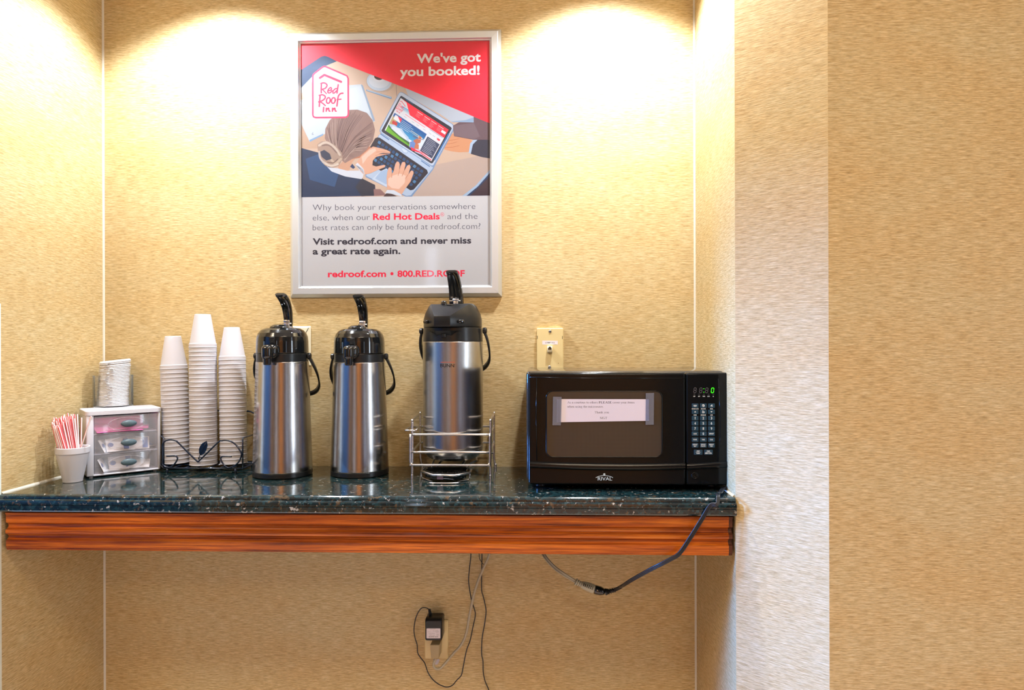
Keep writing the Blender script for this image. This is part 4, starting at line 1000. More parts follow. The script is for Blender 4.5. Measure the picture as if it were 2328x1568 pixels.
# keys, display, door-release knob
KEY = (30, 66, 84); WHT = (232, 240, 240)
def key(cx, cy, w=50, h=33, txt=(), icon=None, under=None):
    b = MB(); b.prism(px_loop(rrect(cx - w / 2, cy - h / 2, cx + w / 2, cy + h / 2, 3, 2), YM - 0.0001), (0, -0.0007, 0), 0.0002, 1)
    fl = Flat(YM - 0.0008); mats = [mat('key_blue', rgb=KEY, rough=0.3)]
    for i, (s_, y_, cap, wd) in enumerate(txt):
        a_ = qm(cx - wd / 2, cy + y_); c_ = qm(cx + wd / 2, cy + y_); fl.text(s_, *a_, *c_, cap, WHT, 0.02)
    if icon: icon(fl, cx, cy)
    if under: a_ = qm(cx - under[1] / 2, cy + 28); c_ = qm(cx + under[1] / 2, cy + 28); fl.Y = YM; fl.text(under[0], *a_, *c_, 2.3, WHT, 0.02); 
    tmp = bpy.data.meshes.new('t'); fl.mb.bm.to_mesh(tmp); fl.mb.bm.free()
    off = len(mats); b.bm.from_mesh(tmp)
    k = 0
    for f in b.bm.faces:
        pass
    n0 = len(b.bm.faces) - len(tmp.polygons); b.bm.faces.ensure_lookup_table()
    for i in range(n0, len(b.bm.faces)): b.bm.faces[i].material_index += off
    bpy.data.meshes.remove(tmp)
    return b.build('key', mats + fl.mats, ctrl, recalc=False)
def ic_plate(fl, cx, cy):
    fl.poly([qm(cx + x, cy + y) for x, y in ((-14, 1), (14, 1), (8, 6), (-8, 6))], WHT); fl.stroke([qm(cx - 12, cy - 3), qm(cx + 12, cy - 3)], 0.8, WHT)
def ic_pop(fl, cx, cy):
    fl.poly([qm(*p) for p in ell(cx, cy, 10, 10, 14)], WHT); fl.poly([qm(*p) for p in ell(cx - 2, cy + 2, 5.5, 5.5, 12)], KEY); fl.poly([qm(*p) for p in ell(cx + 3, cy + 3, 3, 3, 10)], WHT)
def ic_pizza(fl, cx, cy):
    fl.poly([qm(cx + x, cy + y) for x, y in ((-10, 3), (5, -10), (9, 8))], WHT); fl.poly([qm(*p) for p in ell(cx + 3, cy + 1, 2.5, 2.5, 8)], KEY)
def ic_up(fl, cx, cy): fl.poly([qm(cx + x, cy + y) for x, y in ((-8, 4), (0, -5), (8, 4))], WHT)
def ic_dn(fl, cx, cy): fl.poly([qm(cx + x, cy + y) for x, y in ((-8, -4), (8, -4), (0, 5))], WHT)
def ic_cup(fl, cx, cy):
    fl.poly([qm(cx + x, cy + y) for x, y in ((-8, -4), (5, -4), (5, 9), (-8, 9))], WHT); fl.poly([qm(cx + x, cy + y) for x, y in ((-5, -1), (2, -1), (2, 6), (-5, 6))], KEY)
    fl.stroke([qm(cx + 5, cy), qm(cx + 10, cy + 1), qm(cx + 6, cy + 6)], 0.8, WHT); fl.stroke([qm(cx - 4, cy - 7), qm(cx - 2, cy - 12)], 0.8, WHT)
kx = (1336, 1398, 1460)
for cx, ic, un in zip(kx, (ic_plate, ic_pop, ic_pizza), (('DINNER PLATE', 52), ('POPCORN', 36), ('PIZZA', 22))): key(cx, 640, icon=ic, under=un)
for cx, ic, un in zip(kx, (ic_up, ic_cup, ic_dn), (('MORE', 22), ('BEVERAGE', 40), ('LESS', 18))): key(cx, 687, icon=ic, under=un)
for r_, y in enumerate((735, 774, 814)):
    for c_, cx in enumerate(kx): key(cx, y, txt=((str(r_ * 3 + c_ + 1), 9, 5.4, 10 if r_ or c_ else 3.5),))
for cx, s_, w in zip(kx, ('CLOCK', '0', 'DEFROST'), (26, 10, 36)): key(cx, 853, txt=((s_, 9 if s_ == '0' else 5, 5.4 if s_ == '0' else 3.0, w),))
for cx, s_, w in zip(kx, ('POWER', 'TIMER', 'COOK'), (28, 24, 24)): key(cx, 898, txt=((s_, 5, 3.0, w),))
for cx, s_, s2, w in zip(kx, ('DEFROST',) * 3, ('MEAT', 'POULTRY', 'FISH'), (20, 36, 18)): key(cx, 941, txt=((s_, -2, 2.6, 36), (s2, 11, 2.6, w)))
key(1359, 993, 65, 38, txt=(('STOP', -3, 2.8, 22), ('CLEAR', 13, 2.8, 26)), icon=lambda fl, cx, cy: fl.stroke([qm(cx - 20, cy), qm(cx + 20, cy)], 0.3, WHT, caps=False))
key(1437, 993, 65, 38, txt=(('START', -3, 2.8, 24), ('SPEEDY COOK', 13, 2.8, 52)), icon=lambda fl, cx, cy: fl.stroke([qm(cx - 20, cy), qm(cx + 20, cy)], 0.3, WHT, caps=False))
# seven-segment display
fl = Flat(YM); fl.n = 4; OFFC = (92, 92, 98); ONM = mat('display_green', rgb=(10, 40, 5), emit=(60, 255, 20), es=1.2)
def seg7(cx, cy, on, segs='abcdefg'):
    w, h, s = 18, 36, 3.0
    def P(x, y): return qm(cx + x - y * 0.10, cy + y)
    S = {'a': ((-w / 2, -h / 2), (w / 2, -h / 2)), 'g': ((-w / 2, 0), (w / 2, 0)), 'd': ((-w / 2, h / 2), (w / 2, h / 2)), 'f': ((-w / 2, -h / 2), (-w / 2, 0)), 'b': ((w / 2, -h / 2), (w / 2, 0)), 'e': ((-w / 2, 0), (-w / 2, h / 2)), 'c': ((w / 2, 0), (w / 2, h / 2))}
    for k, ((ax, ay), (bx, by)) in S.items():
        lit = on and k in segs
        if on and not lit: continue
        d = (3 if ax != bx else 0, 3 if ay != by else 0)
        a = (ax + d[0], ay + d[1]); e = (bx - d[0], by - d[1]); w_ = 2.2 * (1.4 if on else 0.9)
        if ay == by: q = [(a[0], a[1] - w_), (e[0], e[1] - w_), (e[0] + w_, e[1]), (e[0], e[1] + w_), (a[0], a[1] + w_), (a[0] - w_, a[1])]
        else: q = [(a[0] - w_, a[1]), (a[0], a[1] - w_), (a[0] + w_, a[1]), (e[0] + w_, e[1]), (e[0], e[1] + w_), (e[0] - w_, e[1])]
        fl.poly([P(*p) for p in q], OFFC, up=False, M=ONM if lit else None)
for cx in (1335, 1379, 1424): seg7(cx, 524, False)
seg7(1468, 524, True, 'abcdef')
for y in (512, 538): fl.poly([qm(*p) for p in ell(1402, y, 3.5, 3.5, 10)], OFFC, M=ONM)
for cx, s_, w in ((1330, 'DEF', 14), (1366, 'EXP', 14), (1402, 'TIMER', 20), (1438, 'LOCK', 17), (1474, 'lb', 7)):
    fl.stroke([qm(cx - 6, 553), qm(cx + 6, 553)], 0.5, (120, 124, 130), caps=False)
    fl.text(s_, *qm(cx - w / 2, 573), *qm(cx + w / 2, 573), 2.2, WHT, 0.02)
fl.build('clock_display', ctrl)
kp = mx(1333, 1171); b = MB(); b.lathe([(0.0085, 0), (0.0085, 0.0015), (0.0065, 0.0022), (0.0058, 0.0010), (0.003, 0.0016), (0, 0.0018)], 32, tuple(kp), Matrix.Rotation(PI / 2, 4, 'X')); b.build('door_release', BLACKF, ctrl)
for x, y in ((x0 + 0.028, YM + 0.045), (x1 - 0.03, YM + 0.045), (x0 + 0.028, -0.05), (x1 - 0.03, -0.05)):
    b = MB(); b.lathe([(0, 0), (0.010, 0), (0.012, 0.003), (0.012, z0 + 0.006 - ZC), (0, z0 + 0.006 - ZC)], 24, (x, y, ZC + 0.0002)); b.build('foot', BLACKM, mw)
# ------------------------------------------------------------------ taped paper note on the oven door
YN = YM - 0.0030
note = thing('paper_note', 'white paper note of typed lettering taped over the microwave window', 'note', tuple(mx(636, 765, YN)))
fl = Flat(YN); INK = (48, 46, 58)
fl.poly([qm(x, y) for x, y in ((287, 590), (985, 591), (986, 755), (286, 766))], None, M=WHITEP)
# serif lettering drawn from stems, hairlines and swelling bowls (x-height 1, capitals 1.45)
def serif_glyphs(ch, tk, tn):
    q = []
    def quad(a, b, c, d): q.append([a, b, c, d])
    def st(x, y0, y1, w=None): w = (w or tk) / 2; quad((x - w, y0), (x + w, y0), (x + w, y1), (x - w, y1))
    def hr(x0, x1, y, w=None): w = (w or tn) / 2; quad((x0, y - w), (x1, y - w), (x1, y + w), (x0, y + w))
    def dg(x0, y0, x1, y1, w): quad((x0 - w / 2, y0), (x0 + w / 2, y0), (x1 + w / 2, y1), (x1 - w / 2, y1))
    def ar(cx, cy, rx, ry, a0, a1):
        n = max(4, int(abs(a1 - a0) / 20)); pr = None
        for k in range(n + 1):
            a = R(a0 + (a1 - a0) * k / n); c, s_ = math.cos(a), math.sin(a)
            cur = ((cx + rx * c, cy + ry * s_), (cx + (rx - tk) * c, cy + (ry - tn) * s_))
            if pr: quad(pr[0], cur[0], cur[1], pr[1])
            pr = cur
    def sf(x, y, h=0.2): hr(x - h, x + h, y)
    adv = 0.95
    if ch == 'o': ar(.45, .5, .42, .53, 0, 360)
    elif ch == 'c': ar(.45, .5, .42, .53, 45, 325); adv = .85
    elif ch == 'e': ar(.45, .5, .42, .53, 5, 325); hr(.1, .84, .56); adv = .88
    elif ch == 'a': st(.62, .05, .72); ar(.42, .70, .28, .32, 0, 165); ar(.36, .27, .31, .30, 40, 330); hr(.62, .85, .05); hr(.3, .62, .55); adv = .9
    elif ch == 's': ar(.36, .75, .29, .28, 25, 255); ar(.36, .26, .32, .29, -155, 80); adv = .76
    elif ch == 'u': st(.22, .25, 1); st(.76, 0, 1); ar(.45, .3, .31, .33, 180, 330); sf(.14, .97, .12); sf(.68, .97, .12); sf(.84, .03, .1); adv = 1.0
    elif ch == 'r': st(.24, 0, 1); sf(.24, .03, .22); sf(.14, .97, .12); ar(.52, .66, .32, .36, 55, 150); adv = .7
    elif ch == 't': st(.28, .18, 1.3); hr(.05, .55, .97); ar(.46, .22, .26, .24, 180, 300); adv = .6
    elif ch in 'hn':
        st(.22, 0, 1.5 if ch == 'h' else 1); sf(.22, .03, .2); sf(.12, 1.47 if ch == 'h' else .97, .12); st(.77, 0, .68); sf(.77, .03, .2); ar(.5, .62, .36, .4, 0, 150); adv = 1.02
    elif ch == 'm':
        st(.22, 0, 1); sf(.22, .03, .2); sf(.12, .97, .12)
        for o_ in (0, .56): st(.76 + o_, 0, .68); sf(.76 + o_, .03, .2); ar(.5 + o_, .62, .35, .4, 0, 150)
        adv = 1.58
    elif ch == 'i': st(.26, 0, 1); sf(.26, .03, .2); sf(.16, .97, .12); st(.26, 1.25, 1.43, .2); adv = .54
    elif ch == 'v': dg(.14, 1, .48, 0, tk); dg(.84, 1, .48, 0, tn); sf(.16, .97, .18); sf(.82, .97, .15); adv = .96
    elif ch == 'y': dg(.14, 1, .5, 0, tk); dg(.86, 1, .32, -.45, tn); hr(.1, .34, -.42, .1); sf(.16, .97, .18); sf(.82, .97, .15); adv = .96
    elif ch == 'w':
        for o_ in (0, .5): dg(.14 + o_, 1, .42 + o_, 0, tk); dg(.72 + o_, 1, .42 + o_, 0, tn)
        sf(.16, .97, .16); sf(.66, .97, .14); sf(1.2, .97, .14); adv = 1.34
    elif ch == 'k': st(.22, 0, 1.5); sf(.22, .03, .2); sf(.12, 1.47, .12); dg(.78, 1, .3, .45, tn); dg(.4, .6, .82, 0, tk); sf(.86, .03, .18); sf(.78, .97, .16); adv = 1.0
    elif ch == 'g': ar(.42, .66, .34, .36, 0, 360); ar(.44, -.18, .40, .28, 0, 360); hr(.6, .86, .95); dg(.2, .1, .3, .36, tn); adv = .94
    elif ch == '.': st(.2, 0, .18, .2); adv = .48
    elif ch == 'A': dg(.12, 0, .68, 1.47, tn); dg(1.2, 0, .66, 1.47, tk); hr(.3, 1.0, .48); sf(.14, .03, .2); sf(1.2, .03, .24); adv = 1.4
    elif ch == 'P': st(.32, 0, 1.45); sf(.32, .03, .26); hr(.08, .6, 1.42); hr(.32, .6, .68); ar(.58, 1.05, .46, .40, -90, 90); adv = 1.12
    elif ch == 'L': st(.32, 0, 1.45); sf(.32, 1.42, .26); hr(.06, 1.08, .03); st(1.06, .03, .36, tn); adv = 1.2
    elif ch == 'E': st(.32, 0, 1.45); hr(.06, 1.04, 1.42); hr(.06, 1.1, .03); hr(.3, .78, .75); st(1.02, 1.12, 1.45, tn); st(1.08, 0, .34, tn); st(.78, .58, .92, tn); adv = 1.22
    elif ch == 'S': ar(.52, 1.08, .40, .40, 25, 255); ar(.52, .38, .44, .40, -155, 80); st(.86, 1.1, 1.45, tn); st(.12, 0, .36, tn); adv = 1.08
    elif ch == 'T': st(.6, 0, 1.45); sf(.6, .03, .26); hr(.08, 1.12, 1.42); st(.1, 1.1, 1.45, tn); st(1.1, 1.1, 1.45, tn); adv = 1.22
    elif ch == 'M': st(.24, 0, 1.45, tn); dg(.3, 1.45, .82, .1, tk); dg(1.34, 1.45, .82, .1, tn); st(1.4, 0, 1.45); sf(.24, .03, .2); sf(1.4, .03, .24); sf(.2, 1.42, .16); sf(1.44, 1.42, .18); adv = 1.72
    elif ch == 'G': ar(.66, .72, .6, .76, 40, 330); st(1.16, .1, .68); sf(1.14, .66, .2); adv = 1.42
    else: adv = .5
    return q, adv
def serif_line(fl, runs, x, y, xw, xh, f, c):
    """runs = [(string, bold)], starting at (x, y) and xw wide; xh = x-height; f maps to pixels"""
    tot = sum(serif_glyphs(ch, .17, .07)[1] * (1.08 if bd else 1) for s_, bd in runs for ch in s_)
    k = xw / tot; mi = fl.mi(c); Y = fl.lay(); i = 0
    for s_, bd in runs:
        for ch in s_:
            g, adv = serif_glyphs(ch, .30 if bd else .19, .11 if bd else .085)
            for q in g:
                i += 1
                fl.mb.face([fl.surf(*f(x + px_ * k * (1.08 if bd else 1), y - py_ * xh), Y - (i % 5) * 0.0000015) for px_, py_ in q], mi)
            x += adv * k * (1.08 if bd else 1)
serif_line(fl, [('As a courtous to others ', 0), ('PLEASE', 1), (' cover your items', 0)], 367, 623, 511, 10.5, qm, INK)
serif_line(fl, [('when using the microwave.', 0)], 366, 655, 276, 10.5, qm, INK)
serif_line(fl, [('Thank you', 0)], 573, 698, 109, 10.5, qm, INK)
serif_line(fl, [('MGT', 0)], 613, 742, 56, 11.5, qm, INK)
fl.build('note_sheet', note)
TAPE = clear('clear_tape', (0.80, 0.84, 0.92), 0.22, (0.55, 0.62, 0.75), 0.15)
for pts in (((258, 572), (323, 574), (317, 789), (254, 789)), ((962, 545), (1024, 543), (1022, 784), (960, 786))):
    b = MB(); b.prism([aY(*qm(x, y), YN - 0.0008) for x, y in pts], (0, -0.00025, 0)); b.build('tape_strip', TAPE, note)

# ------------------------------------------------------------------ framed poster
PXC, PZC, PW2, PH2 = -0.403, CAM.z + 0.519, 0.3048, 0.381
poster = thing('framed_poster', 'silver framed advertising poster with red top hanging on the papered back wall', 'poster', (PXC, -0.001, PZC))
RP = [(0.0, -0.0005), (0.0, -0.004), (0.0088, -0.0150), (0.0098, -0.0156), (0.0265, -0.0156), (0.0275, -0.0150), (0.0300, -0.0098), (0.0318, -0.0096), (0.0330, -0.0072), (0.0330, -0.0040), (0.030, -0.0005)]
for side in range(4):
    hw_, hh_ = (PW2, PH2) if side % 2 == 0 else (PH2, PW2)
    b = MB(); rows = []
    for s_ in (-1, 1):
        rows.append([Vector((s_ * (hw_ - d - 0.00012), y, hh_ - d)) for d, y in RP])
    M = Matrix.Rotation(side * PI / 2, 4, 'Y')
    rows = [[M @ p + Vector((PXC, 0, PZC)) for p in r_] for r_ in rows]
    V = b.grid(rows, closed_u=True, smooth=False)
    for q in V: b.bm.faces.new(q)
    b.build('frame_rail', ALU, poster)
YP = -0.0055
def z8(x, y): return 690 + x / 4.2386, 90 + y / 4.2386
fl = Flat(YP, gain=0.53)
PAPER = (226, 226, 229); RED = (232, 22, 52); REDT = (226, 20, 62)
def pz(pts, c, **k): fl.poly([z8(x, y) for x, y in pts], c, **k)
def sz(pts, w, c, **k): fl.stroke([z8(x, y) for x, y in pts], w, c, **k)
def lerp(a, b, t): return tuple(x + (y - x) * t for x, y in zip(a, b))
fl.poly([(681, 98), (1119, 88), (1119, 657), (681, 657)], PAPER)
# the photograph on the poster: table, papers, cup and pen
pz([(-36, 60), (1830, 20), (1830, 1500), (-36, 1519)], (218, 190, 168))
pz([(-36, 800), (220, 900), (200, 1050), (-36, 1050)], (206, 172, 146))
pz([(1100, 1240), (1830, 1090), (1830, 1500), (1000, 1510)], (200, 178, 166))
pz([(-36, 260), (200, 150), (330, 205), (190, 262), (90, 350), (-36, 520)], (34, 70, 112))
pz([(60, 290), (200, 200), (300, 205), (150, 290)], (52, 84, 124))
pz([(-36, 480), (80, 360), (90, 400), (20, 480), (-20, 520)], (214, 224, 234))
pz([(-10, 520), (60, 450), (100, 520), (100, 580), (20, 580)], (228, 190, 178))
pz([(-36, 585), (430, 440), (560, 430), (690, 790), (560, 800), (190, 915), (60, 985), (-36, 780)], (206, 218, 230))
pz([(440, 480), (550, 440), (560, 455), (640, 700), (600, 720), (440, 740)], (214, 226, 236))
pz([(552, 430), (572, 440), (690, 780), (672, 790)], (150, 172, 196))
pz([(55, 968), (190, 905), (192, 920), (62, 985)], (134, 172, 208))
sz([(92, 895), (84, 905), (84, 915), (92, 916), (96, 909)], 0.7, (70, 84, 110))
pz(ell(738, 408, 138, 98, 36, 0.12), (196, 176, 160)); pz(ell(730, 402, 121, 92, 36, 0.12), (198, 216, 236)); pz(ell(728, 395, 100, 72, 36, 0.12), (222, 232, 244))
pz(ell(724, 368, 60, 40, 30, 0.2), (236, 240, 248)); pz(ell(722, 362, 42, 26, 26, 0.25), (72, 42, 38))
pz([(612, 486), (852, 563), (846, 574), (606, 496)], (172, 158, 150)); pz([(606, 479), (850, 551), (848, 570), (842, 572), (603, 492)], (118, 158, 196)); pz([(612, 483), (846, 554), (844, 560), (610, 488)], (196, 218, 238))
sz([(893, 436), (897, 542)], 0.7, (92, 104, 140), caps=False)
pz([(980, 465), (1640, 735), (1640, 798), (1560, 792), (1420, 790), (1320, 720), (1010, 545)], (196, 206, 220))
pz([(1420, 790), (1560, 775), (1640, 750), (1638, 798), (1430, 795)], (150, 180, 212))
pz([(1640, 730), (1830, 790), (1830, 965), (1640, 965), (1450, 930), (1440, 830), (1500, 795), (1640, 798)], (112, 88, 98))
pz([(1450, 830), (1640, 800), (1700, 930), (1640, 960), (1450, 925)], (128, 108, 118))
fl.n = 8
# other person's hand and sleeve
HAND = (226, 160, 118); HANDD = (196, 118, 80)
pz([(1335, 1030), (1380, 960), (1420, 905), (1500, 912), (1575, 940), (1622, 975), (1612, 1080), (1500, 1086), (1420, 1075), (1365, 1060)], HAND)
for a in (((1350, 1010), (1430, 1000), (1480, 985)), ((1350, 1040), (1440, 1036), (1500, 1020)), ((1385, 975), (1450, 965), (1500, 955))): sz(a, 1.1, HANDD)
pz([(1592, 1090), (1606, 1000), (1660, 945), (1712, 936), (1640, 1010), (1622, 1104)], (180, 206, 236))
pz([(1612, 1100), (1632, 1010), (1704, 937), (1830, 950), (1830, 1150), (1720, 1132)], (54, 56, 76))
pz([(1560, 1505), (1680, 1410), (1830, 1240), (1830, 1502)], (26, 62, 104)); pz([(1530, 1505), (1660, 1405), (1830, 1215), (1830, 1245), (1680, 1415), (1570, 1505)], (170, 198, 228)); pz([(1690, 1420), (1830, 1280), (1830, 1500), (1600, 1503)], (66, 46, 58))
# laptop
fl.n = 10
SILV = (186, 206, 232); SILD = (128, 158, 196)
pz([(720, 925), (760, 905), (1262, 1225), (1250, 1250), (1045, 1512), (985, 1512), (600, 1325), (596, 1300)], SILD)
pz([(728, 918), (762, 900), (1250, 1218), (1245, 1240), (1034, 1500), (990, 1505), (604, 1312)], SILV)
KB = (42, 38, 52)
pz([(712, 942), (735, 945), (1190, 1255), (1200, 1285), (1062, 1445), (1030, 1452), (640, 1195), (632, 1050), (690, 950)], KB)
def kmap(s, t):  # s along the rows, t towards the typist
    A, B_, C_, D_ = (722, 962), (1182, 1272), (1052, 1432), (640, 1150)
    return (A[0] * (1 - s) * (1 - t) + B_[0] * s * (1 - t) + C_[0] * s * t + D_[0] * (1 - s) * t, A[1] * (1 - s) * (1 - t) + B_[1] * s * (1 - t) + C_[1] * s * t + D_[1] * (1 - s) * t)
for r_ in range(5):
    for c_ in range(13):
        s0, s1 = (c_ + .14 + .2 * (r_ % 2)) / 13.4, (c_ + .84 + .2 * (r_ % 2)) / 13.4; t0, t1 = (r_ + .16) / 5, (r_ + .82) / 5
        pz([kmap(s0, t0), kmap(s1, t0), kmap(s1, t1), kmap(s0, t1)], (34, 78, 124) if (r_ + c_) % 5 else (74, 132, 180), up=(r_ + c_ == 0))
pz([(735, 1270), (800, 1240), (890, 1330), (800, 1420), (660, 1345)], (204, 220, 240)); pz([(742, 1272), (800, 1248), (872, 1326), (796, 1395), (690, 1338)], (170, 196, 228))
sz([(742, 908), (822, 964)], 1.8, (52, 110, 168)); sz([(1136, 1168), (1215, 1222)], 1.8, (52, 110, 168))
pz([(946, 1062), (962, 1044), (1008, 1074), (998, 1092), (966, 1090)], (206, 222, 240)); sz([(946, 1062), (966, 1090), (998, 1092), (1008, 1074)], .6, (100, 132, 176))
NKB = fl.n
pz([(915, 520), (935, 503), (960, 510), (1440, 815), (1458, 840), (1450, 870), (1262, 1222), (1240, 1226), (748, 905), (732, 880), (740, 850)], SILD)
pz([(922, 516), (936, 508), (958, 515), (1430, 815), (1446, 840), (1438, 865), (1250, 1210), (1236, 1214), (756, 900), (742, 878), (748, 855)], (200, 216, 238))
pz([(932, 548), (944, 541), (1418, 840), (1430, 856), (1250, 1182), (1238, 1192), (1220, 1188), (760, 892), (750, 876)], (44, 44, 60))
sz([(1400, 905), (1262, 1160)], 3.2, (36, 112, 176), caps=False); sz([(985, 575), (1060, 620)], 2.2, (44, 96, 140), caps=False)
S4 = ((936, 562), (1398, 868), (1232, 1172), (782, 872))
def sm(s, t):
    A, B_, C_, D_ = S4
    return (A[0] * (1 - s) * (1 - t) + B_[0] * s * (1 - t) + C_[0] * s * t + D_[0] * (1 - s) * t, A[1] * (1 - s) * (1 - t) + B_[1] * s * (1 - t) + C_[1] * s * t + D_[1] * (1 - s) * t)
def ps(pts, c, **k): pz([sm(s, t) for s, t in pts], c, **k)
def ss(pts, w, c, **k): sz([sm(s, t) for s, t in pts], w, c, caps=False, **k)
ps([(0, 0), (1, 0), (1, 1), (0, 1)], (232, 236, 244))
for i in range(6): ps([(0.08, .16 + i * .02), (1, .10 + i * .03), (1, .13 + i * .03), (0.08, .18 + i * .02)], lerp((120, 190, 230), (226, 234, 244), i / 5), up=(i == 0))
ps([(.03, 0), (1, 0), (1, .26), (.48, .26), (.28, .26), (.13, .02)], (232, 34, 58))
for x in (.37, .52, .66, .81):
    ss([(x, .06), (x + .11, .06)], 1.0, (255, 235, 238))
    for k in range(3 if x != .66 else 4): ss([(x, .105 + k * .035), (x + .085 - .02 * (k % 2), .105 + k * .035)], .5, (250, 190, 198), up=(k == 0))
ps([(.90, .10), (.985, .10), (.985, .17), (.90, .17)], (244, 244, 248))
ss([(.20, .31), (.62, .31)], .9, (232, 60, 84)); ss([(.70, .28), (.98, .28)], .8, (70, 110, 160))
for x in (.20, .36, .46, .60, .72, .80, .88): ss([(x, .375), (x + .05, .375)], .6, (120, 130, 150))
ps([(.90, .36), (.955, .36), (.955, .41), (.90, .41)], (222, 40, 60))
for i in range(7): ps([(.02, .44 + i * .055), (.70, .44 + i * .055), (.70, .50 + i * .055), (.02, .50 + i * .055)], lerp((22, 96, 170), (70, 170, 224), i / 6), up=(i == 0))
ps([(.02, .70), (.10, .70), (.18, .74), (.26, .70), (.34, .76), (.44, .80), (.50, .92), (.02, .95)], (190, 212, 236)); ps([(.10, .77), (.22, .74), (.33, .80), (.42, .86), (.44, .92), (.08, .93)], (222, 232, 244))
ps([(.02, .80), (.10, .86), (.28, .90), (.50, .90), (.52, .99), (.02, .99)], (58, 108, 46)); ps([(.02, .86), (.12, .90), (.30, .94), (.52, .96), (.52, 1.0), (.02, 1.0)], (112, 184, 44))
ps([(.02, .55), (.08, .52), (.12, .62), (.10, .74), (.02, .78)], (190, 170, 120)); ps([(.05, .64), (.15, .63), (.16, .72), (.06, .73)], (206, 62, 60)); ps([(.05, .47), (.19, .47), (.19, .60), (.05, .60)], (240, 240, 244)); ps([(.10, .47), (.19, .47), (.19, .58)], (226, 44, 66))
for k in range(5): ss([(.20, .50 + k * .045), (.40 + .05 * (k % 2), .50 + k * .045)], .8, (206, 226, 244), up=(k == 0))
ss([(.42, .60), (.66, .60)], 1.0, (236, 232, 190)); ss([(.46, .64), (.64, .64)], .8, (216, 230, 200))
ps([(.58, .62), (.74, .60), (.74, .82), (.66, .86)], (222, 236, 248)); ps([(.50, .88), (.56, .78), (.64, .80), (.66, 1.0), (.54, 1.02)], (104, 140, 204)); ps([(.54, .80), (.58, .70), (.66, .66), (.67, .74), (.62, .84)], (196, 112, 84)); ps([(.59, .60), (.645, .59), (.65, .66), (.60, .67)], (214, 130, 92)); ss([(.50, .70), (.60, .67), (.70, .62)], 1.4, (120, 84, 92)); ps([(.60, .84), (.66, .80), (.70, .92), (.62, .98)], (206, 120, 84)); ps([(.64, .96), (.76, .88), (.80, 1.0), (.66, 1.04)], (196, 216, 240)); ps([(.76, .84), (.80, .80), (.82, .92), (.77, .96)], (214, 140, 80))
ps([(.73, .48), (.985, .48), (.985, .93), (.73, .93)], (58, 70, 102))
for k in range(10): ss([(.755, .52 + k * .041), (.91 + .05 * ((k * 7) % 3) / 2, .52 + k * .041)], .7 if k % 3 else .9, (196, 204, 220), up=(k == 0))
ps([(.55, .985), (.73, .96), (.985, .96), (.985, .985), (.74, .985), (.60, 1.05)], (226, 30, 60))
fl.text('Get RediCard', *z8(1106, 1068), *z8(1196, 1122), 2.4, (226, 40, 70), 0.02); ss([(.80, 1.045), (.985, 1.045)], .5, (150, 160, 180))
def rr_logo(f, w, c, up=True):
    def st(pts, k=1.0): fl.stroke([f(*p) for p in [(q.x, q.y) for q in smooth_path([(a, b_, 0) for a, b_ in pts], 4)]], w * k, c)
    st([(345, 570), (338, 680), (340, 795)]); st([(330, 560), (400, 540), (470, 570), (485, 620), (440, 680), (365, 705)]); st([(365, 705), (420, 760), (472, 815)], .8)
    st([(510, 745), (560, 735), (600, 700), (585, 660), (540, 685), (505, 750), (520, 795), (570, 790), (615, 740)], .9)
    st([(745, 690), (700, 690), (650, 740), (635, 795), (670, 800), (730, 740)], .9); st([(772, 590), (755, 700), (740, 800)])
    st([(310, 870), (298, 1000), (290, 1140)]); st([(290, 860), (370, 845), (440, 885), (430, 940), (370, 990), (275, 1025)]); st([(310, 1020), (380, 1065), (442, 1118)], .9)
    for cx in (520, 648): st([(cx + 48 * math.cos(a) + 8 * math.sin(-a), 990 + 72 * math.sin(a)) for a in [2 * PI * k / 12 for k in range(13)]], .95)
    st([(892, 805), (830, 815), (775, 880), (755, 1000), (738, 1130)]); st([(742, 970), (842, 955)], .9)
    st([(402, 1165), (392, 1275)]); 
    for x0 in (470, 628): st([(x0, 1185), (x0 - 4, 1265)], .9); st([(x0 - 4, 1245), (x0 + 40, 1190), (x0 + 60, 1195), (x0 + 66, 1250), (x0 + 92, 1262)], .9)
    st([(305, 415), (360, 380), (410, 345)], 1.4); fl.stroke([f(*p) for p in ((305, 415), (412, 343), (430, 343), (845, 515))], w * 1.45, c)
rr_logo(lambda x, y: z8(*sm(0.005 + (x - 270) / 640 * .15, 0.06 + (y - 330) / 960 * .33)), .75, (226, 44, 70))
fl.n = 10
# the typist from above: jacket, collar, head with a bun, hands
NAVY = (38, 58, 92)
pz([(-36, 1040), (150, 1090), (215, 1190), (340, 1290), (560, 1335), (690, 1400), (692, 1440), (680, 1505), (-36, 1519)], NAVY); pz([(150, 1100), (215, 1190), (340, 1290), (300, 1420), (60, 1350), (20, 1150)], (48, 84, 130)); pz([(560, 1335), (690, 1400), (680, 1500), (560, 1510), (500, 1420)], (48, 50, 66))
pz([(675, 1440), (740, 1440), (800, 1500), (680, 1506)], (150, 112, 110))
SK = (232, 178, 150); SKL = (244, 206, 186); SKD = (196, 128, 98)
pz([(330, 1225), (430, 1120), (530, 1110), (470, 1180), (440, 1262), (360, 1262)], (218, 168, 138))
pz([(470, 1150), (560, 1085), (620, 1020), (650, 1040), (600, 1110), (545, 1140), (500, 1145)], SKD)
pz([(200, 1195), (240, 1230), (330, 1240), (420, 1262), (520, 1262), (582, 1255), (575, 1320), (560, 1344), (400, 1318), (270, 1270)], (222, 228, 240)); pz([(448, 1225), (470, 1195), (498, 1230), (480, 1245)], (44, 66, 110))
HR = (156, 126, 118)
pz([(205, 950), (210, 860), (250, 780), (320, 710), (420, 678), (520, 674), (610, 705), (665, 775), (690, 870), (670, 970), (610, 1060), (540, 1120), (470, 1150), (400, 1190), (320, 1120), (250, 1040)], HR)
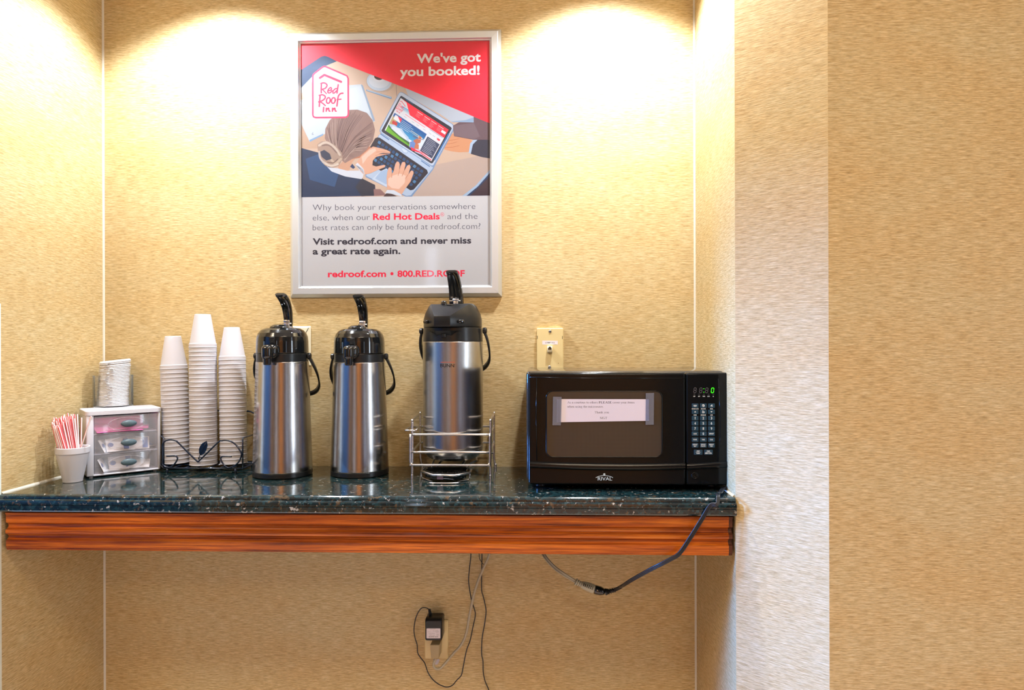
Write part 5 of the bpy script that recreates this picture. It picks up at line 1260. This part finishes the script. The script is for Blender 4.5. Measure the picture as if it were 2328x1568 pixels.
edge = [(470, 1140), (560, 1085), (640, 1010), (676, 930), (684, 860), (655, 785), (600, 715), (520, 682), (430, 686), (340, 716), (270, 780), (225, 860), (214, 945)]
ep = smooth_path([(a, b_, 0) for a, b_ in edge], 6)
for k in range(60):
    i_ = (k * 37) % len(ep); e_ = ep[i_]; t_ = i_ / len(ep)
    tip = (410 - 120 * t_ + rnd.uniform(-14, 14), 1165 - 90 * t_ + rnd.uniform(-14, 14))
    mid = ((e_.x + tip[0]) / 2 - 20 * (1 - t_) - 10, (e_.y + tip[1]) / 2 - 38 + 40 * t_)
    st_ = Vector((e_.x, e_.y, 0)).lerp(Vector((*mid, 0)), rnd.uniform(.02, .25))
    lt = rnd.random() * (0.55 + 0.45 * math.sin(t_ * 9))
    fl.stroke([z8(q.x, q.y) for q in smooth_path([(st_.x, st_.y, 0), (*mid, 0), (*tip, 0)], 5)], rnd.uniform(.7, 1.7), lerp((116, 88, 86), (206, 182, 166), max(0, lt)), up=(k % 3 == 0))
pz([(132, 1010), (170, 980), (230, 975), (310, 1020), (370, 1090), (378, 1150), (340, 1215), (280, 1235), (210, 1215), (160, 1160), (140, 1080)], (176, 150, 134)); pz([(160, 1080), (200, 1062), (255, 1100), (270, 1150), (220, 1165), (175, 1130)], (54, 62, 84))
for pts, w_, c in (([(150, 1020), (220, 990), (300, 1040), (350, 1110)], 5, (214, 196, 180)), ([(180, 1020), (250, 1020), (320, 1090)], 3, (140, 112, 104)), ([(270, 1160), (310, 1190), (360, 1150)], 5, (206, 184, 162)), ([(190, 1180), (260, 1215), (330, 1200)], 5, (222, 206, 190)), ([(150, 1080), (160, 1140), (200, 1190)], 4, (206, 196, 190)), ([(230, 1180), (290, 1185), (330, 1150)], 2, (120, 92, 84))):
    fl.stroke([z8(q.x, q.y) for q in smooth_path([(a, b_, 0) for a, b_ in pts], 4)], w_, c)
fl.n = max(fl.n, NKB) + 2
pz([(500, 1200), (560, 1115), (630, 1055), (670, 1030), (740, 1045), (800, 1062), (836, 1080), (834, 1096), (760, 1092), (720, 1100), (834, 1102), (770, 1112), (700, 1130), (668, 1165), (664, 1210), (700, 1222), (778, 1206), (790, 1216), (780, 1230), (700, 1262), (640, 1290), (584, 1302), (530, 1250)], SK)
pz([(560, 1130), (640, 1060), (690, 1045), (700, 1070), (620, 1130), (570, 1200)], SKL); sz([(700, 1085), (760, 1078), (828, 1090)], .8, SKD); sz([(690, 1118), (740, 1104), (810, 1105)], .8, SKD)
pz([(520, 1185), (500, 1205), (540, 1260), (582, 1250), (580, 1300), (590, 1302), (575, 1240)], (226, 230, 242))
pz([(800, 1340), (806, 1282), (818, 1238), (832, 1228), (848, 1240), (852, 1292), (868, 1270), (884, 1200), (900, 1174), (918, 1178), (928, 1200), (922, 1262), (936, 1215), (952, 1180), (976, 1178), (984, 1200), (968, 1268), (998, 1215), (1020, 1204), (1032, 1222), (1010, 1300), (1036, 1262), (1054, 1262), (1062, 1284), (1030, 1370), (985, 1430), (945, 1492), (850, 1450), (806, 1442)], SK)
pz([(816, 1340), (860, 1310), (930, 1290), (985, 1310), (975, 1380), (920, 1440), (850, 1430), (815, 1400)], SKL)
for a in (((924, 1262), (912, 1310)), ((968, 1268), (950, 1315)), ((1008, 1300), (982, 1340)), ((852, 1292), (850, 1330))): sz(a, 1.1, SKD)
pz([(785, 1480), (806, 1448), (870, 1450), (940, 1488), (948, 1510), (900, 1500), (840, 1482)], (220, 230, 244)); pz([(770, 1510), (800, 1480), (860, 1490), (900, 1508)], (70, 48, 52))
fl.n = 45
# red field with the slogan, logo tag
pz([(-36, 20), (1830, -30), (1830, 820), (1640, 742), (1000, 474), (310, 203), (240, 166), (205, 156), (170, 164), (-36, 300)], RED)
WHI = (236, 236, 240)
fl.text("We've got", *z8(1092, 224), *z8(1708, 208), 19.6, WHI, 0.028); fl.text('you booked!', *z8(928, 352), *z8(1698, 335), 19.6, WHI, 0.028)
def z7(x, y): return 700 + x / 11.2, 140 + y / 11.2
OUT = [(105, 400), (112, 340), (150, 290), (360, 125), (420, 102), (480, 118), (940, 315), (1010, 350), (1045, 430), (1050, 1330), (1030, 1400), (960, 1438), (200, 1446), (130, 1420), (105, 1360)]
cx_, cy_ = 577, 800
def off(P, d):
    n = len(P); o = []
    for i in range(n):
        a, b_, c_ = P[i - 1], P[i], P[(i + 1) % n]
        t = Vector((c_[0] - a[0], c_[1] - a[1])); t.normalize(); o.append((b_[0] - t.y * d, b_[1] + t.x * d))
    return o
fl.poly([z7(*p) for p in OUT], (236, 44, 92)); fl.poly([z7(*p) for p in off(OUT, 42)], (228, 234, 240))
rr_logo(z7, 3.6, (236, 36, 84))
sz([(318, 660), (322, 662)], .8, (200, 180, 190))
fl.n = 2
# lettering below the picture
def z6(x, y): return 650 + x / 4.656, 430 + y / 4.656
DK, DKB = (78, 80, 98), (44, 42, 60)
def tl(s_, x0_, x1_, y0_, y1_, cap, c, bold=0.0): fl.n = 3; fl.text(s_, *z6(x0_, y0_), *z6(x1_, y1_), cap / 4.656, c, bold)
tl('Why book your reservations somewhere', 283, 2005, 223, 209, 61, DK, -0.012)
tl('else, when our', 283, 888, 331, 325, 61, DK, -0.012); tl('Red Hot Deals', 922, 1628, 323, 317, 63, REDT, 0.028); tl('and the', 1710, 2028, 317, 314, 61, DK, -0.012)
fl.stroke([z6(1655 + 18 * math.cos(2 * PI * k / 16), 267 + 19 * math.sin(2 * PI * k / 16)) for k in range(17)], .6, REDT, caps=False); tl('R', 1647, 1664, 278, 278, 21, REDT)
tl('best rates can only be found at redroof.com?', 283, 2058, 435, 420, 61, DK, -0.012)
tl('Visit redroof.com and never miss', 283, 1962, 586, 572, 64, DKB, 0.03)
tl('a great rate again.', 283, 1212, 689, 683, 64, DKB, 0.03)
tl('redroof.com', 445, 1060, 929, 926, 64, REDT, 0.03); fl.poly([z6(*p) for p in ell(1122, 894, 17, 17, 18)], REDT); tl('800.RED.ROOF', 1180, 1893, 926, 922, 63, REDT, 0.03)
fl.build('poster_print', poster)
COVER = clear('poster_cover', (0.99, 0.99, 0.995), 0.0, rough=0.06, fixed=0.03)
b = MB(); b.box((PXC - PW2 + 0.031, -0.0094, PZC - PH2 + 0.031), (PXC + PW2 - 0.031, -0.0088, PZC + PH2 - 0.031)); b.build('clear_cover', COVER, poster)

# ------------------------------------------------------------------ wall plates
def plate(name, label, u0, v0, u1, v1, M, dep=0.006, bev=0.004, u1b=None):
    a, c = aY(u0, v0, 0), aY(u1, v1, 0); t = thing(name, label, 'wall plate', ((a.x + c.x) / 2, 0, (a.z + c.z) / 2))
    b = MB(); o = rrect(a.x, c.z, c.x, a.z, 0.003, 3)
    b.prism([(x, -0.0006, z) for x, z in o], (0, -dep, 0), bev, 1, sm=False); b.build('cover_plate', M, t); return t
plate('blank_wall_plate', 'ivory blank plate on the back wall, partly hidden by the airpot beside the cups', 655, 741.5, 707.5, 832, CREAMW, 0.007, 0.005)
pt = plate('phone_wall_plate', 'cream phone jack plate on the back wall above the microwave', 1220.5, 746, 1280.5, 846, CREAM, 0.0125, 0.0018)
YPL = -0.0131
def qp(x, y): return 1190 + x / 13.06, 730 + y / 13.06
for x, y in ((790, 300), (775, 1357)):
    c = aY(*qp(x, y), YPL); b = MB(); b.lathe([(0.0042, 0), (0.0042, 0.0008), (0.003, 0.0016), (0, 0.0018)], 24, tuple(c), Matrix.Rotation(PI / 2, 4, 'X')); sc_ = b.build('plate_screw', SCREW, pt)
    b = MB()
    for ax in (0, 1):
        d = (0.0024, 0.0005) if ax == 0 else (0.0005, 0.0024); b.box((c.x - d[0], c.y - 0.0020, c.z - d[1]), (c.x + d[0], c.y - 0.0016, c.z + d[1]))
    b.build('screw_slot', BLACKM, sc_)
fl = Flat(YPL - 0.0002); fl.poly([qp(x, y) for x, y in ((560, 575), (1020, 580), (1018, 692), (560, 692))], (232, 222, 226)); fl.text('LOBBY 512', *qp(652, 656), *qp(920, 656), 3.0, (46, 42, 46), 0.02); fl.build('paper_label', pt)
fl = Flat(YPL - 0.0001)
for x, y in ((415, 478), (1158, 485)): fl.poly([qp(x - 8, y - 45), qp(x + 8, y - 45), qp(x + 8, y + 45), qp(x - 8, y + 45)], (60, 50, 36))
fl.poly([qp(*p) for p in ((1030, 1240), (1050, 1235), (1046, 1255), (1036, 1270))], (150, 96, 40)); fl.build('slot', pt)
YJ = YPL - 0.0085
a, c = aY(*qp(708, 735), YJ), aY(*qp(858, 925), YJ); b = MB(); b.box((a.x, YJ, c.z), (c.x, YPL, a.z), 0.0006, 1); jk = b.build('phone_jack', CREAMW, pt)
fl = Flat(YJ - 0.0001); fl.poly([qp(x, y) for x, y in ((730, 848), (730, 790), (750, 785), (762, 755), (805, 755), (818, 785), (834, 790), (834, 848))], (28, 20, 14)); fl.poly([qp(x, y) for x, y in ((745, 846), (745, 800), (820, 800), (820, 846))], (70, 48, 30)); fl.build('jack_opening', jk)

# ------------------------------------------------------------------ outlet under the counter with its plugs and cords
ot = plate('power_outlet', 'cream power outlet low on the wall below the counter, behind the black adapter', 965.5, 1407, 1019.5, 1496, CREAM, 0.006, 0.003)
def qo(x, y): return 930 + x / 9.227, 1370 + y / 9.227
zO = [aY(990, v, 0).z for v in (1432, 1478)]; xO = aY(992.5, 1450, 0).x
for z in zO:
    b = MB(); o = [(xO + 0.0168 * math.cos(a) * (1 if True else 1), z + max(-0.0125, min(0.0125, 0.0168 * math.sin(a)))) for a in [2 * PI * k / 32 for k in range(32)]]
    b.prism([(x, -0.006, zz_) for x, zz_ in o], (0, -0.0012, 0), 0.0003, 1); b.build('socket_face', CREAM, ot)
YA = -0.056
tbx = [aY(*qo(x, y), YA) for x, y in ((330, 350), (690, 350), (690, 805), (345, 805))]
ax0, ax1, az1, az0 = tbx[0].x, tbx[1].x, tbx[0].z, tbx[2].z
ad = thing('power_adapter', 'black power adapter plugged into the outlet under the counter', 'adapter', ((ax0 + ax1) / 2, -0.008, (az0 + az1) / 2))
b = MB(); rows = []
for y, d, tp in ((-0.0086, 0.0, 0.0), (-0.030, 0.0, 0.0), (-0.042, 0.0, 0.002), (YA + 0.003, -0.0005, 0.0), (YA, -0.0030, -0.002)):
    rows.append([Vector((x, y, z)) for x, z in rrect(ax0 - d * 1 , az0 - d, ax1 + d, az1 + d + tp, 0.005, 4)])
V = b.grid(rows, closed_u=True); b.bm.faces.new(V[0][::-1]); b.bm.faces.new(V[-1]); b.build('adapter_body', BLACKM, ad)
fl = Flat(YA - 0.0002); fl.poly([qo(x, y) for x, y in rrect(366, 535, 656, 745, 14, 3)], (226, 216, 220))
INKA = (70, 60, 66)
fl.text('AC/DC ADAPTOR', *qo(410, 700), *qo(610, 700), 2.4, INKA, 0.02, flip=True)
for s_, xa_, xb_, y_ in (('MODEL', 575, 625, 684), ('OUTPUT', 580, 625, 665), ('INPUT', 565, 625, 650), ('120V 60Hz', 425, 540, 686), ('DC 9V 300mA', 420, 535, 662), ('POWER SUPPLY', 405, 540, 634), ('CLASS 2', 390, 450, 602), ('LISTED', 500, 570, 585), ('MADE IN CHINA', 440, 555, 545), ('', 0, 0, 0)):
    if s_: fl.text(s_, *qo(xa_, y_), *qo(xb_, y_), 1.0, INKA, flip=True)
fl.stroke([qo(590 + 25 * math.cos(2 * PI * k / 20), 602 + 25 * math.sin(2 * PI * k / 20)) for k in range(21)], .35, INKA, caps=False); fl.text('UL', *qo(580, 596), *qo(602, 596), 1.4, INKA, 0.02, flip=True)
fl.build('rating_label', ad)
def rings(b, a, c, n, r): # ribbed strain relief
    a, c = Vector(a), Vector(c)
    for k in range(n): b.tube([a.lerp(c, (k + .1) / n), a.lerp(c, (k + .62) / n)], r * (1 - .25 * k / n), 12)
    b.tube([a, c], r * 0.62, 12)
s0_, s1_ = aY(*qo(450, 235), -0.030), aY(*qo(425, 130), -0.030)
b = MB(); rings(b, s0_ + Vector((0, 0, -0.004)), s1_, 6, 0.0048); b.build('strain_relief', BLACKM, ad)
def qc(x, y): return 900 + x / 4.233, 1240 + y / 4.233
def cpath(pts, Y, n=6):
    out = []
    for i, p in enumerate(pts):
        y = Y if not isinstance(Y, (list, tuple)) else Y[i]; out.append(aY(*qc(p[0], p[1]), y))
    return smooth_path(out, n)
k1 = [(322, 618), (300, 601), (262, 596), (235, 612), (205, 660), (183, 730), (174, 815), (185, 890), (205, 955), (210, 1030), (240, 1080), (275, 1125), (295, 1180), (312, 1225), (350, 1282), (400, 1325), (450, 1350), (495, 1360), (545, 1342), (585, 1295), (630, 1245), (648, 1165), (665, 1075), (685, 990), (715, 910), (740, 790), (765, 670), (755, 610), (735, 550), (718, 470), (705, 390), (700, 320), (708, 220), (720, 118), (722, 60)]
yk1 = [-0.030] * 4 + [-0.025, -0.02, -0.016, -0.014] + [-0.011] * 21 + [-0.012] * 6
b = MB(); b.tube(cpath(k1, yk1), 0.0015, 8); o = b.build('adapter_cord', BLACKC, ad)
cord2 = [(828, 60), (828, 125), (826, 250), (825, 420), (838, 480), (852, 535), (868, 625), (860, 710), (850, 775), (832, 875), (826, 960), (826, 1050), (838, 1110), (840, 1200), (850, 1270), (865, 1320), (895, 1390), (930, 1500), (960, 1640), (965, 1800)]
b = MB(); b.tube(cpath(cord2, -0.0075), 0.0015, 8); o = b.build('thin_cord', BLACKC, loc=tuple(aY(*qc(828, 125), -0.0075)))
tag(o, 'thin black cord hanging straight down the wall beside the looped one', 'cord')
b = MB(); b.tube(cpath([(800, 60), (806, 125), (820, 150), (836, 174), (850, 180)], -0.013), 0.0010, 8); o = b.build('wire_tie', BLACKC, loc=tuple(aY(*qc(836, 174), -0.013)))
tag(o, 'short loose black wire end curling out under the counter among the cords', 'wire')
# beige extension cord: plug in the lower socket, cord up behind the apron and out again to its connector
ex = thing('extension_cord', 'beige extension cord plugged in low and joined to the black plug under the counter', 'extension cord', (xO, -0.009, zO[1]))
YG = -0.040
g = [aY(*qo(x, y), YG) for x, y in ((440, 880), (640, 880), (622, 1175), (462, 1175))]; gb = [Vector((p.x + 0.003, -0.0088, p.z + 0.003)) for p in g]
b = MB(); 
tb = bmesh.new()
for p in g + gb: tb.verts.new(p)
bmesh.ops.convex_hull(tb, input=tb.verts[:]); bmesh.ops.dissolve_limit(tb, angle_limit=R(3), verts=tb.verts[:], edges=tb.edges[:]); bmesh.ops.bevel(tb, geom=tb.edges[:], offset=0.0018, segments=2, profile=.5, affect='EDGES')
b.merge(tb, smooth=False); b.build('plug', mat('beige_plug', rgb=(168, 148, 108), rough=0.4, var=.02), ex)
tagp = [aY(*qo(x, y), -0.028) for x, y in ((508, 1180), (640, 1176), (636, 1215), (600, 1290), (512, 1300))]
b = MB(); b.prism(tagp, (0, -0.0008, 0)); b.build('clear_tag', clear('clear_tag_plastic', (0.88, 0.88, 0.95), 0.35, (0.72, 0.70, 0.82), 0.1), ex)
gp = [(385, 1085), (368, 1120), (364, 1155), (378, 1180), (410, 1187), (440, 1170), (480, 1125), (520, 1078), (560, 1030), (605, 985), (640, 935), (665, 880), (685, 810), (700, 720), (715, 640), (735, 540), (765, 420), (800, 320), (835, 235), (885, 125), (905, 70)]
gy = [-0.028, -0.030, -0.03, -0.03, -0.029, -0.026, -0.024] + [-0.022] * 14
b = MB(); b.tube(cpath(gp, gy), 0.0036, 12); b.build('cord', BEIGEC, ex)
YX = -0.20
def cx(x, y, Y=YX): return aY(*qc(x, y), Y)
b = MB()
for dx, dy in ((-6, 8), (6, -8)):
    b.tube(smooth_path([cx(1390 + dx, 30 + dy, -.15), cx(1425 + dx, 90 + dy, -.17), cx(1458 + dx, 138 + dy, -.18), cx(1530 + dx, 213 + dy, -.19), cx(1625 + dx, 281 + dy), cx(1740 + dx * .7, 352 + dy * .7)], 6), 0.0023, 10)
b.tube(smooth_path([cx(1390, 30, -.15), cx(1425, 90, -.17), cx(1458, 138, -.18), cx(1530, 213, -.19), cx(1625, 281), cx(1740, 352)], 6), 0.0018, 8); b.build('cord', mat('beige_cord_shaded', rgb=(160, 152, 132), rough=0.4, var=.03), ex)
dirx = (cx(1905, 425) - cx(1740, 350)).normalized()
def conn(path, rads, M, name, par, flat=0.82):
    b = MB(); b.tube(path, rads, 18, flat); return b.build(name, M, par)
BC = mat('beige_connector', rgb=(172, 168, 148), rough=0.4, var=.02)
p0, p1 = cx(1728, 345), cx(1782, 372)
b = MB(); rings(b, p0, p1, 3, 0.0088); b.build('strain_relief', BC, ex)
A, B_ = cx(1776, 366), cx(1905, 418)
conn([A, A.lerp(B_, .12), A.lerp(B_, .3), A.lerp(B_, .55), A.lerp(B_, .97), B_], [0.0070, 0.0098, 0.0118, 0.0132, 0.0140, 0.0132], BC, 'connector', ex)
b = MB(); pz_ = (B_ - A).cross(Vector((0, 1, 0))).normalized(); pz_ = pz_ if pz_.z > 0 else -pz_
for k in range(6):
    c = A.lerp(B_, .18 + .13 * k); b.tube([c + pz_ * 0.0078 + Vector((0, -0.0098, 0)), c + pz_ * 0.001 + Vector((0, -0.0136, 0))], 0.0010, 6)
b.build('grip_slots', BLACKM, ex)
# the oven's black power cord: from behind the oven, over the counter's front edge, down across the apron to the plug
pc = None
C0, C1 = B_ + (B_ - A).normalized() * 0.0016, cx(2008, 445)
def qd(x, y): return 1400 + x / 3.2127, 1080 + y / 3.2127
yE = -DEP - 0.0235
cp = [cx(2100, 428), cx(2150, 405, -.22), cx(2200, 372, -.25)] + [aY(*qd(x, y), Y) for x, y, Y in ((40, 815, -.29), (110, 768, -.33), (250, 690, -.372), (330, 650, -.39), (400, 613, -.396), (445, 588, -.398), (478, 555, -.399), (530, 478, -.400), (620, 335, -.402), (690, 222, -.4035))]
top = aZ(*qd(752, 150), ZC + 0.003); cp += [Vector((top.x - 0.012, yE, ZC - 0.010)), Vector((top.x - 0.006, -DEP - 0.012, ZC + 0.0060)), Vector((top.x - 0.003, -DEP + 0.004, ZC + 0.0078))]
xs = x1 + 0.0085; cp += [aZ(1637, 1121, ZC + 0.0066), aZ(1645, 1110, ZC + 0.0066)]
cp2 = cp + [Vector((xs - 0.002, YM - 0.006, ZC + 0.0066)), Vector((xs, YM + 0.03, ZC + 0.007)), Vector((xs, -0.22, ZC + 0.0065)), Vector((xs, -0.10, ZC + 0.010)), Vector((xs, -0.02, ZC + 0.04))]
pp = smooth_path(cp2, 6); n = len(pp)
b = MB()
side = []
for i, p in enumerate(pp):
    t = (pp[min(i + 1, n - 1)] - pp[max(i - 1, 0)]).normalized(); s_ = t.cross(Vector((0, 1, 0))) if abs(t.y) < 0.8 else t.cross(Vector((0, 0, 1)))
    s_ = s_.normalized() if s_.length > 1e-6 else (side[-1] if side else Vector((0, 0, 1)))
    if side and s_.dot(side[-1]) < 0: s_ = -s_
    if side: s_ = (side[-1] * 0.6 + s_ * 0.4).normalized()
    side.append(s_)
for k in (-1, 0, 1): b.tube([p + side[i] * k * 0.0030 for i, p in enumerate(pp)], 0.0020, 8)
pc = b.build('power_cord', BLACKC, mw); pc['label'] = 'black flat power cord hanging over the counter edge'
b = MB(); b.tube([C0, C0.lerp(C1, .08), C0.lerp(C1, .6), C0.lerp(C1, .85), C1], [0.0128, 0.0138, 0.0136, 0.011, 0.0085], 14, 0.8); 
b.build('plug', BLACKP, pc)
b = MB(); p0 = cx(2012, 446); p1 = cx(2045, 440); b.tube([p0, p0.lerp(p1, .35), p1], [0.0125, 0.0128, 0.0090], 6, 0.7); b.build('plug_flange', BLACKM, pc)
b = MB(); rings(b, cx(2040, 442), cx(2116, 424), 4, 0.0072); b.build('strain_relief', BLACKM, pc)
